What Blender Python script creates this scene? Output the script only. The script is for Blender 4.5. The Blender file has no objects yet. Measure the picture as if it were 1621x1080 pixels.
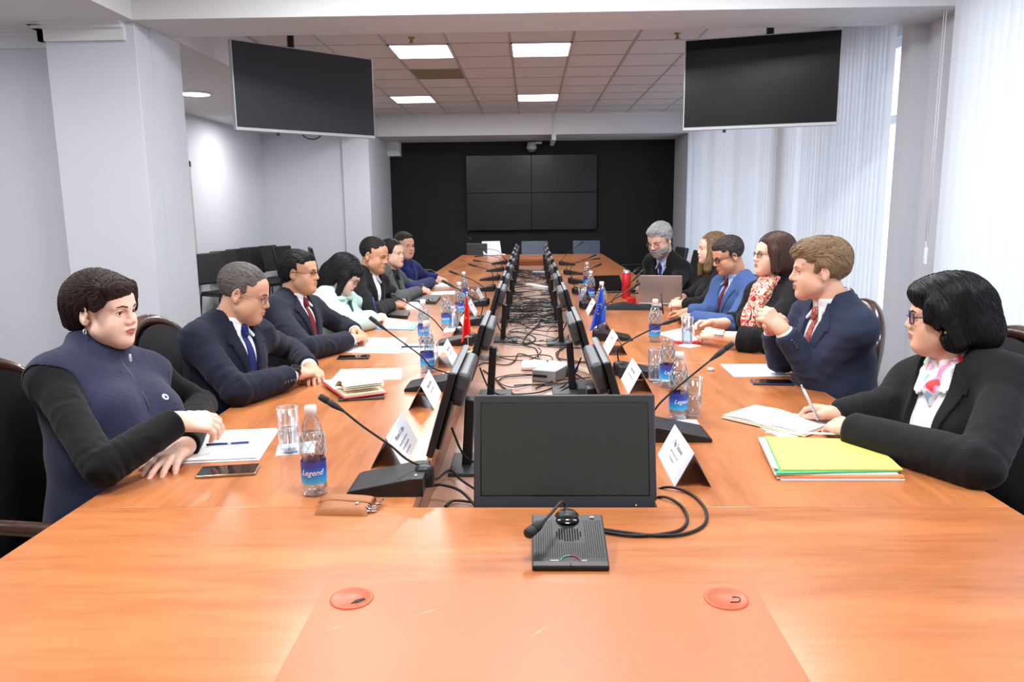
import bpy, bmesh, math, random
import numpy as np
from mathutils import Vector, Matrix, Euler
random.seed(7); np.random.seed(7)
PI=math.pi; SC=bpy.context.scene; COL=SC.collection
# ---------------------------------------------------------------- camera
F=1205.; CX,CY=810.5,540.; CAM=Vector((0,0,1.44))
_p,_y,_r=math.radians(9.77),math.radians(1.5),math.radians(0.6)
FW=Vector((-math.sin(_y)*math.cos(_p),math.cos(_y)*math.cos(_p),-math.sin(_p)))
_r0=Vector((math.cos(_y),math.sin(_y),0)); _u0=_r0.cross(FW)
RT=math.cos(_r)*_r0-math.sin(_r)*_u0; UP=math.sin(_r)*_r0+math.cos(_r)*_u0
cd=bpy.data.cameras.new('camera'); cam=bpy.data.objects.new('camera',cd); COL.objects.link(cam)
cd.sensor_width=36; cd.lens=36*F/1621; cd.clip_start=.05; cd.clip_end=200
cam.matrix_world=Matrix(((RT.x,UP.x,-FW.x,CAM.x),(RT.y,UP.y,-FW.y,CAM.y),(RT.z,UP.z,-FW.z,CAM.z),(0,0,0,1)))
SC.camera=cam
# ---------------------------------------------------------------- world, exposure
SC.view_settings.view_transform='Standard'; SC.view_settings.look='None'
SC.view_settings.exposure=0.22; SC.view_settings.gamma=1.0
SC.cycles.use_denoising=True; SC.cycles.max_bounces=8; SC.cycles.diffuse_bounces=4
SC.cycles.glossy_bounces=4; SC.cycles.transmission_bounces=8; SC.cycles.transparent_max_bounces=24
SC.cycles.caustics_reflective=False; SC.cycles.caustics_refractive=False; SC.cycles.sample_clamp_indirect=6
W=bpy.data.worlds.new('world'); SC.world=W; W.use_nodes=True
W.node_tree.nodes['Background'].inputs[0].default_value=(.86,.93,1,1); W.node_tree.nodes['Background'].inputs[1].default_value=2.6
def area_light(name,loc,sx,sy,power,col=(1,1,1),rot=(0,0,0)):
    l=bpy.data.lights.new(name,'AREA'); l.shape='RECTANGLE'; l.size=sx; l.size_y=sy; l.energy=power; l.color=col
    o=bpy.data.objects.new(name,l); o.location=loc; o.rotation_euler=rot; COL.objects.link(o); return o
# ---------------------------------------------------------------- helpers
def ray(x,y): return (x-CX)/F*RT-(y-CY)/F*UP+FW
def T(x,y,z=.75):                     # point of the picture lying on the level z
    d=ray(x,y); return CAM+d*((z-CAM.z)/d.z)
def PY(x,y,Y): d=ray(x,y); return CAM+d*(Y/d.y)
def PX(x,y,X): d=ray(x,y); return CAM+d*(X/d.x)
def lin(c):
    c=[v/255 for v in c]; return tuple((v/12.92 if v<=.04045 else ((v+.055)/1.055)**2.4) for v in c)+(1,)
MATS={}
def mat(name,col=(200,200,200),rough=.5,metal=0,spec=.5,coat=0,bump=None,noise=None,trans=0,ior=1.45,emit=None,sheen=0,sss=0,alpha=1,bstr=.2):
    """bump=(scale,strength[,stretch xyz]); noise=(scale,amount[,stretch xyz]) modulates the base colour"""
    if name in MATS: return MATS[name]
    m=bpy.data.materials.new(name); m.use_nodes=True; n=m.node_tree; b=n.nodes['Principled BSDF']
    b.inputs['Base Color'].default_value=lin(col); b.inputs['Roughness'].default_value=rough; b.inputs['Metallic'].default_value=metal
    b.inputs['Specular IOR Level'].default_value=spec; b.inputs['Coat Weight'].default_value=coat; b.inputs['IOR'].default_value=ior
    b.inputs['Transmission Weight'].default_value=trans; b.inputs['Sheen Weight'].default_value=sheen; b.inputs['Alpha'].default_value=alpha
    if sss: b.inputs['Subsurface Weight'].default_value=sss; b.inputs['Subsurface Radius'].default_value=(.012,.005,.003); b.inputs['Subsurface Scale'].default_value=1
    if emit: b.inputs['Emission Color'].default_value=lin(emit[0]); b.inputs['Emission Strength'].default_value=emit[1]
    def co(st,sc):
        tc=n.nodes.new('ShaderNodeTexCoord'); mp=n.nodes.new('ShaderNodeMapping'); mp.inputs['Scale'].default_value=st
        n.links.new(tc.outputs['Object'],mp.inputs[0]); t=n.nodes.new('ShaderNodeTexNoise'); t.inputs['Scale'].default_value=sc; t.inputs['Detail'].default_value=3
        n.links.new(mp.outputs[0],t.inputs['Vector']); return t
    if noise:
        t=co(noise[2] if len(noise)>2 else (1,1,1),noise[0]); r=n.nodes.new('ShaderNodeMapRange')
        r.inputs['From Min'].default_value=.3; r.inputs['From Max'].default_value=.7
        r.inputs['To Min'].default_value=1-noise[1]; r.inputs['To Max'].default_value=1+noise[1]; n.links.new(t.outputs[0],r.inputs[0])
        x=n.nodes.new('ShaderNodeVectorMath'); x.operation='SCALE'; x.inputs[0].default_value=lin(col)[:3]; n.links.new(r.outputs[0],x.inputs['Scale'])
        n.links.new(x.outputs[0],b.inputs['Base Color'])
    if bump:
        t=co(bump[2] if len(bump)>2 else (1,1,1),bump[0]); u=n.nodes.new('ShaderNodeBump'); u.inputs['Strength'].default_value=bump[1]; u.inputs['Distance'].default_value=.003
        n.links.new(t.outputs[0],u.inputs['Height']); n.links.new(u.outputs[0],b.inputs['Normal'])
    MATS[name]=m; return m
def thinglass(name,tint=(250,252,255),gloss=.9,edge=.35,rough=.03,bump=None,base=.04):
    if name in MATS: return MATS[name]
    m=bpy.data.materials.new(name); m.use_nodes=True; n=m.node_tree; n.nodes.clear()
    o=n.nodes.new('ShaderNodeOutputMaterial'); mx=n.nodes.new('ShaderNodeMixShader'); t=n.nodes.new('ShaderNodeBsdfTransparent'); g=n.nodes.new('ShaderNodeBsdfGlossy')
    t.inputs[0].default_value=lin(tint); g.inputs[0].default_value=(gloss,gloss,gloss,1); g.inputs['Roughness'].default_value=rough
    l=n.nodes.new('ShaderNodeLayerWeight'); l.inputs[0].default_value=edge
    mr=n.nodes.new('ShaderNodeMapRange'); mr.inputs['To Min'].default_value=base; mr.inputs['To Max'].default_value=.9
    n.links.new(l.outputs['Facing'],mr.inputs[0]); n.links.new(mr.outputs[0],mx.inputs[0])
    n.links.new(t.outputs[0],mx.inputs[1]); n.links.new(g.outputs[0],mx.inputs[2]); n.links.new(mx.outputs[0],o.inputs[0])
    if bump:
        tc=n.nodes.new('ShaderNodeTexCoord'); w=n.nodes.new('ShaderNodeTexVoronoi'); w.inputs['Scale'].default_value=bump[0]; u=n.nodes.new('ShaderNodeBump'); u.inputs['Strength'].default_value=bump[1]; u.inputs['Distance'].default_value=.004
        n.links.new(tc.outputs['Object'],w.inputs['Vector']); n.links.new(w.outputs['Distance'],u.inputs['Height'])
        n.links.new(u.outputs[0],g.inputs['Normal']); n.links.new(u.outputs[0],l.inputs['Normal'])
    MATS[name]=m; return m
def emis(name,col,s):
    return mat(name,(0,0,0),emit=(col,s))
def obj(name,me,parent=None,m=None):
    o=bpy.data.objects.new(name,me); COL.objects.link(o)
    if m is not None: me.materials.clear(); me.materials.append(m)
    if parent is not None: o.parent=parent
    return o
def tag(o,label=None,cat=None,group=None,kind=None):
    if label: o['label']=label
    if cat: o['category']=cat
    if group: o['group']=group
    if kind: o['kind']=kind
    return o
def thing(name,label,cat,loc=(0,0,0),rz=0,group=None):
    o=bpy.data.objects.new(name,None); o.empty_display_size=.05; COL.objects.link(o); o.location=loc; o.rotation_euler=(0,0,rz)
    return tag(o,label,cat,group)
def copy_tree(o,parent=None):
    c=o.copy(); COL.objects.link(c); c.parent=parent
    for ch in list(o.children): copy_tree(ch,c)
    return c
class MB:
    """collects shapes into one mesh"""
    def __init__(s): s.bm=bmesh.new(); s.mi=0
    def _fin(s,vs,M,smooth=False):
        for v in vs: v.co=M@v.co
        fs={f for v in vs for f in v.link_faces}
        for f in fs: f.material_index=s.mi; f.smooth=smooth
    def box(s,c,d,rot=None,bev=0,seg=2):
        r=bmesh.ops.create_cube(s.bm,size=1); vs=r['verts']
        M=Matrix.Translation(c)@((rot if isinstance(rot,Matrix) else Euler(rot).to_matrix()).to_4x4() if rot is not None else Matrix())@Matrix.Diagonal((*d,1))
        for v in vs: v.co=M@v.co
        fs={f for v in vs for f in v.link_faces}
        for f in fs: f.material_index=s.mi
        if bev:
            es=list({e for v in vs for e in v.link_edges}); q=bmesh.ops.bevel(s.bm,geom=es,offset=bev,segments=seg,profile=.5,affect='EDGES')
            for f in q['faces']: f.material_index=s.mi; f.smooth=True
        return s
    def b2(s,a,b,bev=0): return s.box([(a[i]+b[i])/2 for i in range(3)],[abs(b[i]-a[i]) for i in range(3)],None,bev)
    def cyl(s,a,b,r,r2=None,n=16,cap=True,smooth=True):
        a=Vector(a);b=Vector(b);d=b-a;L=d.length
        q=bmesh.ops.create_cone(s.bm,cap_ends=cap,segments=n,radius1=r,radius2=r if r2 is None else r2,depth=L)
        M=Matrix.Translation((a+b)/2)@d.to_track_quat('Z','Y').to_matrix().to_4x4(); s._fin(q['verts'],M,smooth)
        for f in {f for v in q['verts'] for f in v.link_faces}:
            if len(f.verts)>4: f.smooth=False
        return s
    def ell(s,c,r,rot=None,n=16):
        q=bmesh.ops.create_uvsphere(s.bm,u_segments=n,v_segments=max(6,n*2//3),radius=1)
        M=Matrix.Translation(c)@((rot if isinstance(rot,Matrix) else Euler(rot).to_matrix()).to_4x4() if rot is not None else Matrix())@Matrix.Diagonal((*r,1)); s._fin(q['verts'],M,True); return s
    def lathe(s,prof,c=(0,0,0),n=24,rot=None,warp=None):
        R=(rot.to_4x4() if rot is not None else Matrix()); M=Matrix.Translation(c)@R; rings=[]
        for r,z in prof:
            if r<1e-5: rings.append([s.bm.verts.new(M@Vector((0,0,z)))])
            else:
                ring=[]
                for i in range(n):
                    a=2*PI*i/n; rr=r*(warp(a,z) if warp else 1); ring.append(s.bm.verts.new(M@Vector((rr*math.cos(a),rr*math.sin(a),z))))
                rings.append(ring)
        for A,B in zip(rings,rings[1:]):
            for i in range(n):
                j=(i+1)%n
                try:
                    if len(A)==1 and len(B)==1: continue
                    if len(A)==1: f=s.bm.faces.new((A[0],B[j],B[i]))
                    elif len(B)==1: f=s.bm.faces.new((A[i],A[j],B[0]))
                    else: f=s.bm.faces.new((A[i],A[j],B[j],B[i]))
                    f.smooth=True; f.material_index=s.mi
                except ValueError: pass
        return s
    def tube(s,pts,r,n=8,smooth=4,cap=True):
        P=[Vector(p) for p in pts]
        if smooth and len(P)>2: P=catmull(P,smooth)
        rr=r if isinstance(r,(list,tuple)) else [r]*len(P)
        if len(rr)!=len(P): rr=[rr[min(len(rr)-1,int(i*len(rr)/len(P)))] for i in range(len(P))]
        t=(P[1]-P[0]).normalized(); up=Vector((0,0,1)) if abs(t.z)<.9 else Vector((1,0,0)); nn=t.cross(up).normalized(); prev=None; first=None
        for i,p in enumerate(P):
            tt=(P[min(i+1,len(P)-1)]-P[max(i-1,0)]); tt=tt.normalized() if tt.length>1e-9 else t
            nn=(nn-tt*nn.dot(tt)); nn=nn.normalized() if nn.length>1e-6 else tt.orthogonal().normalized(); bb=tt.cross(nn); t=tt
            ring=[s.bm.verts.new(p+rr[i]*(math.cos(2*PI*k/n)*nn+math.sin(2*PI*k/n)*bb)) for k in range(n)]
            if prev:
                for k in range(n):
                    f=s.bm.faces.new((prev[k],prev[(k+1)%n],ring[(k+1)%n],ring[k])); f.smooth=True; f.material_index=s.mi
            else: first=ring
            prev=ring
        if cap:
            for q,rev in ((first,True),(prev,False)):
                f=s.bm.faces.new(q[::-1] if rev else q); f.material_index=s.mi
        return s
    def poly(s,pts,h=None,d=None):
        """flat polygon, or prism when extruded by vector d"""
        vs=[s.bm.verts.new(p) for p in pts]; f=s.bm.faces.new(vs); f.material_index=s.mi
        if d is not None:
            r=bmesh.ops.extrude_face_region(s.bm,geom=[f]); nv=[e for e in r['geom'] if isinstance(e,bmesh.types.BMVert)]
            for v in nv: v.co+=Vector(d)
            for v in vs+nv:
                for g in v.link_faces: g.material_index=s.mi
        return s
    def grid(s,fn,nu,nv,smooth=True):
        V=[[s.bm.verts.new(fn(i/nu,j/nv)) for j in range(nv+1)] for i in range(nu+1)]
        for i in range(nu):
            for j in range(nv):
                f=s.bm.faces.new((V[i][j],V[i+1][j],V[i+1][j+1],V[i][j+1])); f.smooth=smooth; f.material_index=s.mi
        return s
    def build(s,name,m,parent=None,solid=0,norm=True):
        if norm: bmesh.ops.recalc_face_normals(s.bm,faces=s.bm.faces)
        me=bpy.data.meshes.new(name); s.bm.to_mesh(me); s.bm.free()
        for x in (m if isinstance(m,(list,tuple)) else [m]): me.materials.append(x)
        o=bpy.data.objects.new(name,me); COL.objects.link(o)
        if parent is not None: o.parent=parent
        if solid: q=o.modifiers.new('s','SOLIDIFY'); q.thickness=solid; q.offset=0
        return o
def catmull(P,k):
    out=[]
    for i in range(len(P)-1):
        a=P[max(i-1,0)];b=P[i];c=P[i+1];d=P[min(i+2,len(P)-1)]
        for j in range(k):
            t=j/k; out.append(.5*((2*b)+(c-a)*t+(2*a-5*b+4*c-d)*t*t+(-a+3*b-3*c+d)*t**3))
    out.append(P[-1]); return out
def text_mesh(name,body,size,M,m,parent=None,depth=.0004,bend=None,shear=0,align='CENTER'):
    c=bpy.data.curves.new('t','FONT'); c.body=body; c.size=size; c.extrude=depth; c.align_x=align; c.align_y='CENTER'; c.shear=shear; c.resolution_u=3; c.space_line=1.05
    o=bpy.data.objects.new('t',c); COL.objects.link(o); dg=bpy.context.evaluated_depsgraph_get(); me=bpy.data.meshes.new_from_object(o.evaluated_get(dg))
    bpy.data.objects.remove(o); me.name=name; me.materials.clear(); me.materials.append(m)
    for v in me.vertices:
        p=v.co.copy()
        if bend: a=p.x/bend; p=Vector((math.sin(a)*(bend+p.z),-math.cos(a)*(bend+p.z),p.y))
        v.co=M@p
    ob=bpy.data.objects.new(name,me); COL.objects.link(ob)
    if parent is not None: ob.parent=parent
    return ob
def struct(name,mb,m,parent=None):
    o=mb.build(name,m,parent)
    if parent is None: o['kind']='structure'
    return o
# ---------------------------------------------------------------- materials
wallm=mat('wall_paint',(206,208,216),.75,spec=.25,bump=(60,.05),noise=(1.2,.012))
plaster=mat('plaster_white',(214,215,218),.8,spec=.2,noise=(2,.01))
blackw=mat('black_wall_paint',(36,36,38),.7,spec=.25,noise=(3,.05))
trimw=mat('trim_white',(220,221,224),.6)
tilem=mat('ceiling_tile',(208,204,203),.9,spec=.1,bump=(220,.15))
tbar=mat('ceiling_grid_metal',(168,167,170),.5)
floorm=mat('floor_laminate',(120,105,92),.45,noise=(4,.12,(1,.15,1)))
blackp=mat('black_plastic',(24,24,26),.42,spec=.5,bump=(900,.08))
blackg=mat('black_gloss',(14,14,16),.16)
darkgrey=mat('dark_grey_plastic',(52,54,58),.45,spec=.5)
rubber=mat('black_rubber',(20,20,21),.55)
chrome=mat('chrome',(210,210,214),.18,metal=1)
alu=mat('brushed_aluminium',(176,178,182),.35,metal=.8)
silver=mat('silver_plastic',(196,198,202),.38,metal=.25)
paper=mat('white_paper',(238,238,240),.75,spec=.2)
cream=mat('cream_paper',(240,236,214),.75,spec=.2)
ink=mat('printed_grey_ink',(120,124,134),.8)
whitep=mat('white_plastic',(232,233,235),.4)
leatherb=mat('black_leather',(22,22,24),.38,spec=.5,bump=(180,.25))
woodd=mat('dark_carved_wood',(58,32,22),.25,coat=.5,noise=(30,.2,(1,1,.2)))
def wood(name,axis,col1=(190,119,71),col2=(153,88,48),rough=.28):
    m=bpy.data.materials.new(name); m.use_nodes=True; n=m.node_tree; b=n.nodes['Principled BSDF']; L=n.links
    tc=n.nodes.new('ShaderNodeTexCoord'); mp=n.nodes.new('ShaderNodeMapping'); mp.inputs['Scale'].default_value=(.5,4,4) if axis=='x' else (4,.5,4)
    L.new(tc.outputs['Object'],mp.inputs[0])
    n1=n.nodes.new('ShaderNodeTexNoise'); n1.inputs['Scale'].default_value=1.4; n1.inputs['Detail'].default_value=6; n1.inputs['Distortion'].default_value=1.6; L.new(mp.outputs[0],n1.inputs['Vector'])
    n2=n.nodes.new('ShaderNodeTexNoise'); n2.inputs['Scale'].default_value=14; n2.inputs['Detail'].default_value=5; n2.inputs['Distortion'].default_value=.6; L.new(mp.outputs[0],n2.inputs['Vector'])
    a=n.nodes.new('ShaderNodeMath'); a.operation='MULTIPLY_ADD'; L.new(n2.outputs[0],a.inputs[0]); a.inputs[1].default_value=.38; 
    s=n.nodes.new('ShaderNodeMath'); s.operation='MULTIPLY'; L.new(n1.outputs[0],s.inputs[0]); s.inputs[1].default_value=.75; L.new(s.outputs[0],a.inputs[2])
    r=n.nodes.new('ShaderNodeValToRGB'); r.color_ramp.elements[0].position=.36; r.color_ramp.elements[0].color=lin(col2); r.color_ramp.elements[1].position=.68; r.color_ramp.elements[1].color=lin(col1)
    e=r.color_ramp.elements.new(.55); e.color=lin([(col1[i]*.62+col2[i]*.38) for i in range(3)])
    L.new(a.outputs[0],r.inputs[0]); L.new(r.outputs[0],b.inputs['Base Color'])
    b.inputs['Roughness'].default_value=rough; b.inputs['Specular IOR Level'].default_value=.5; b.inputs['Coat Weight'].default_value=.25; b.inputs['Coat Roughness'].default_value=.22
    MATS[name]=m; return m
wood_x=wood('laminate_grain_across','x'); wood_y=wood('laminate_grain_along','y')
wood_dark=wood('laminate_edge','y',(150,78,44),(118,58,34))
# ---------------------------------------------------------------- room shell
ZC,ZS=3.03,2.692; YW=14.5; XL,XR=-4.37,2.95
struct('floor',MB().b2((XL-1,-2.2,-.1),(XR+.3,YW+.2,0)),floorm)
# tiled ceiling with its metal grid
TX=[-.187+.597*k for k in range(-4,5)]; TY=[7.70+.663*k for k in range(-3,9)]
lights_c=[(4,3),(4,8),(2,3),(2,8)]; TYALL=[7.70+.663*k for k in range(-14,10)]
struct('ceiling',MB().b2((-2.6,-2.2,ZC),(XR+.3,YW,ZC+.1)),tilem)
g=MB()
for x in TX: g.b2((x-.012,-2.2,ZC-.004),(x+.012,13.3,ZC))
for y in TYALL:
    if y<13.3: g.b2((-2.6,y-.009,ZC-.004),(XR+.3,y+.009,ZC))
struct('trim_1',g,tbar)
# left aisle: lower plaster ceiling and the side of the recess
struct('ceiling.001',MB().b2((XL-1,-2.2,ZS),(-2.6,YW,ZC+.1)),plaster)
struct('beam_front',MB().b2((-2.6,5.2,ZS),(XR,5.72,ZC)),plaster)
struct('beam_back',MB().b2((-2.6,13.28,ZS),(XR,YW,ZC)),plaster)
struct('wall_back',MB().b2((XL-1,YW,0),(XR+.3,YW+.2,ZC)),blackw)
struct('wall_left',MB().b2((XL-.2,5.9,0),(XL,9.0,ZS)).b2((XL-.2,9.86,0),(XL,13,ZS)).b2((XL-.2,9.0,2.03),(XL,9.86,ZS)),wallm)
d=MB().b2((XL-.16,9.0,0),(XL-.12,9.86,2.03)); dd=struct('door_1',d,mat('door_grey_green',(168,172,166),.5))
struct('door_frame',MB().b2((XL-.2,8.93,0),(XL+.012,9.0,2.1)).b2((XL-.2,9.86,0),(XL+.012,9.90,2.1)).b2((XL-.2,8.93,2.03),(XL+.012,9.93,2.1)),mat('door_frame_grey',(176,180,172),.5),dd)
struct('door_handle',MB().cyl((XL-.12,9.76,1.0),(XL-.06,9.76,1.0),.01).box((XL-.06,9.70,1.0),(.015,.13,.018),None,.004),chrome,dd)
struct('wall_left_rear',MB().b2((XL-.2,12.64,0),(-3.05,YW,ZS)).b2((-3.05,12.60,0),(-2.62,YW,ZS)),wallm)
struct('wall_left_front',MB().b2((XL-.9,5.46,0),(-2.61,5.9,ZS)).b2((XL-.9,-2.2,0),(XL-.7,5.9,ZS)),wallm)
struct('pillar_left',MB().b2((-3.23,5.26,0),(-2.62,5.9,ZS),.004),wallm)
cr=MB()
for k,(o_,z0,z1) in enumerate([(.075,2.672,2.692),(.055,2.65,2.672),(.03,2.575,2.65)]):
    cr.b2((-3.23-o_,5.26-o_,z0),(-2.68,5.27,z1)); cr.b2((-5.2,5.46-o_,z0),(-3.23,5.47,z1)); cr.b2((-3.23-o_,5.26-o_,z0),(-3.22,5.46,z1))
struct('trim_2',cr,trimw)
struct('wall_front',MB().b2((XL-.9,-2.4,0),(XR+.3,-2.2,ZC)),wallm)
# right side: wall with two long window openings, pillar between them
struct('wall_right',MB().b2((2.9,5.9,0),(3.1,13.3,.3)).b2((2.9,5.9,2.75),(3.1,13.3,ZC)).b2((2.9,-2.2,0),(3.1,5.2,.3)).b2((2.9,-2.2,2.75),(3.1,5.2,ZC)).b2((2.9,13.28,0),(3.1,YW,ZC)).b2((2.9,-2.4,0),(3.1,-1.6,ZC)),wallm)
struct('wall_right_return',MB().b2((2.66,13.3,0),(2.9,YW,ZC)),wallm)
struct('pillar_right',MB().b2((2.785,5.2,0),(3.1,5.69,ZC)).b2((2.69,5.69,0),(3.1,5.86,ZC)),wallm)
glassm=thinglass('window_glass',edge=.1); frm=mat('window_frame_pvc',(225,228,232),.4)
def window(n,y0,y1,parts):
    w=MB()
    for a,b,c,e in ((y0,y0+.06,.3,2.75),(y1-.06,y1,.3,2.75)): w.b2((2.95,a,c),(3.05,b,e))
    w.b2((2.95,y0,.3),(3.05,y1,.36)); w.b2((2.95,y0,2.69),(3.05,y1,2.75)); w.b2((2.96,y0,2.1),(3.04,y1,2.17))
    for k in range(1,parts): y=y0+(y1-y0)*k/parts; w.b2((2.95,y-.045,.3),(3.05,y+.045,2.75))
    o=struct(n,w,frm); struct('pane',MB().b2((2.995,y0+.06,.36),(3.001,y1-.06,2.69)),glassm,o)
window('window_1',5.9,13.28,5)
struct('window_mullion',MB().b2((2.88,8.5,.3),(2.945,8.78,2.75)),mat('mullion_grey',(96,100,106),.5),bpy.data.objects['window_1']); window('window_2',-1.6,5.2,4)
# ceiling light panels (tile sized) and the round lamp in the aisle, with added ones out of view
lp=emis('light_panel',(255,252,248),6)
def panel_light(x0,y0,lab,grp=None,power=30):
    t=thing('ceiling_light',lab,'ceiling light',((x0+.2985),(y0+.33),ZC-.006),0,grp)
    f=MB(); w,h=.2985,.3315
    for a,b,c,e in ((-w,-h,w,-h+.018),(-w,h-.018,w,h),(-w,-h,-w+.018,h),(w-.018,-h,w,h)): f.b2((a,b,-.008),(c,e,.003))
    f.build('frame',trimw,t); MB().b2((-w+.018,-h+.018,-.005),(w-.018,h-.018,0)).build('diffuser',lp,t)
    l=area_light('light',(0,0,-.02),.55,.6,power,(.96,.985,1)); l.parent=t
    return t
for (i,j,lab) in ((4,0,'square light panel in the middle of the tiled ceiling, nearer one'),(4,5,'square light panel in the middle of the tiled ceiling, farther one'),(2,0,'square light panel partly behind the left hanging screen'),(1,5,'square light panel beside the left hanging screen, near the far beam')):
    panel_light(TX[i],TY[3+j],lab)
for i,j,w_ in ((4,-6,'middle panel of the front row'),(2,-6,'left panel of the front row'),(6,-6,'window side panel of the front row'),(4,-10,'middle panel of the rearmost row'),(1,-10,'aisle side panel of the rearmost row'),(7,-10,'window side panel of the rearmost row')):  # extra panels out of view, added to brighten the near table end
    panel_light(TX[i],7.70+.663*j,w_+' in the ceiling over the near table end',grp='light panels above the near table end',power=42 if i<6 else 22)
t=thing('round_ceiling_light','round glowing lamp in the low plaster ceiling between left pillar and hanging screen','ceiling light',(-3.55,8.3,ZS))
MB().lathe([(.0,-.012),(.15,-.012),(.155,-.006)]).build('diffuser',emis('round_lamp',(255,255,255),9),t); MB().lathe([(.155,-.014),(.175,-.01),(.175,0)]).build('rim',trimw,t)
l=area_light('light',(0,0,-.03),.3,.3,24); l.parent=t
for k,(x,y) in enumerate(((-3.6,3.6),(-3.6,1.2),(-3.6,10.6))):  # unseen copies of the round lamp, added to light the aisle walls
    c=copy_tree(t); c.location=(x,y,ZS); c['label']=['round ceiling lamp in the left aisle just before the left pillar','round ceiling lamp in the left aisle nearest the camera','round ceiling lamp in the left aisle hidden behind the left hanging screen'][k]; c['group']='round lamps in the aisle ceiling'
o=MB().b2((-3.45,9.3,ZS-.006),(-2.75,9.95,ZS+.01)).build('access_hatch',plaster); tag(o,'plain white access hatch in the aisle ceiling behind the left hanging screen','hatch')
o=MB().b2((TX[2]+.012,TY[5]+.01,ZC-.003),(TX[3]-.012,TY[6]-.01,ZC)).build('olive_ceiling_tile',mat('olive_panel',(128,122,92),.6)); tag(o,'olive brown ceiling tile beside the left hanging screen','ceiling tile')
for (x,y,lab) in ((-1.10,7.42,'small brass ceiling sprinkler head near the left hanging screen'),(1.36,7.42,'small brass ceiling sprinkler head near the right hanging screen')):
    o=MB().lathe([(0,-.05),(.03,-.05),(.012,-.04),(.012,-.02),(.03,-.012),(.035,0)],(x,y,ZC),12).build('sprinkler_head',mat('brass',(150,130,80),.4,metal=.8)); tag(o,lab,'sprinkler')
# dome camera under the far beam, conduit, little white box
t=thing('surveillance_camera','white surveillance camera mounted on the black wall above the video wall','camera',(.02,14.35,2.62))
MB().box((.13,.06,.03),(.12,.1,.035),None,.006).build('mount',whitep,t); MB().lathe([(.0,.04),(.075,.04),(.08,-.01),(.095,-.05),(.09,-.085)],n=20).build('housing',silver,t); MB().ell((0,0,-.085),(.085,.085,.06)).build('dome',mat('smoked_dome',(110,112,116),.15),t)
o=MB().b2((.395,13.25,ZS-.09),(.425,13.28,ZC-.01)).b2((.36,13.2,ZS-.10),(.43,14.4,ZS-.001)).build('cable_conduit',plaster); tag(o,'thin white cable conduit running down the far beam','conduit')
o=MB().b2((-2.62,14.3,2.44),(-2.4,14.5,2.69)).build('wall_box',trimw); tag(o,'small white square box at the top left corner of the black wall','box')
# video wall of four panels
t=thing('video_wall','dark four panel video wall hung on the black back wall','video wall',(0,14.38,0)); vs=mat('screen_matte_dark',(20,22,25),.28,spec=.6)
x0,x1,z0,z1=-1.195,1.222,1.067,2.437; xm,zm=(x0+x1)/2,(z0+z1)/2
for a,b in ((x0,xm),(xm,x1)):
    for c,e in ((z0,zm),(zm,z1)):
        p=MB().b2((a+.002,0,c+.002),(b-.002,.1,e-.002),.004).build('panel',blackp,t); MB().b2((a+.008,-.003,c+.008),(b-.008,.002,e-.008)).build('screen',vs,p)
# ---------------------------------------------------------------- vertical blinds
blindm=bpy.data.materials.new('blind_fabric'); blindm.use_nodes=True; _n=blindm.node_tree; _b=_n.nodes['Principled BSDF']
_b.inputs['Base Color'].default_value=lin((226,229,234)); _b.inputs['Roughness'].default_value=.8
_t=_n.nodes.new('ShaderNodeBsdfTranslucent'); _t.inputs[0].default_value=lin((236,240,248)); _m=_n.nodes.new('ShaderNodeMixShader'); _m.inputs[0].default_value=.30
_o=_n.nodes['Material Output']; _n.links.new(_b.outputs[0],_m.inputs[1]); _n.links.new(_t.outputs[0],_m.inputs[2]); _n.links.new(_m.outputs[0],_o.inputs[0])
def blind(y0,y1,lab,step=.082,ang=20,x=2.74):
    t=thing('vertical_blind',lab,'window blind',(x,(y0+y1)/2,ZS+.3-.32))
    zt=2.995
    MB().b2((-.02,y0-(y0+y1)/2,zt-t.location.z),(.02,y1-(y0+y1)/2,zt-t.location.z+.035)).build('head_rail',trimw,t)
    n=int((y1-y0)/step); proto=None
    for k in range(n):
        if proto is None:
            h=zt-.12; w=.0445
            proto=MB().grid(lambda u,v:(.004*math.sin(PI*u),-w+2*w*u,v*-h),4,1).build('slat',blindm,t); s=proto
        else: s=proto.copy(); COL.objects.link(s)
        s.location=(random.uniform(-.004,.004),y0+step*(k+.5)-(y0+y1)/2,zt-t.location.z-.005)
        s.rotation_euler=(0,0,math.radians(ang+random.uniform(-5,5)+(5*math.sin(k*.7))))
    return t
blind(8.10,13.25,'closed white vertical blind at the far end of the window side',.0815,26)
blind(6.09,8.03,'closed white vertical blind beside the window pillar, behind the fair-haired man',.08,25)
blind(-.9,5.25,'white vertical blind hanging nearest the camera, behind the dark-haired woman in black',.086,38,2.73)
o=MB().tube([(2.69,5.3,2.7),(2.69,5.3,1.2)],.003,6,0).tube([(2.69,5.27,2.7),(2.69,5.27,1.25)],.003,6,0).tube([(2.69,5.3,1.2),(2.69,5.28,1.15)],.003,6,0).build('pull_cord',whitep); tag(o,'white pull cord with a weight hanging at the edge of the near blind','blind cord')
MB().box((2.69,5.285,1.10),(.022,.022,.12),None,.006).build('weight',whitep,o)
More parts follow.
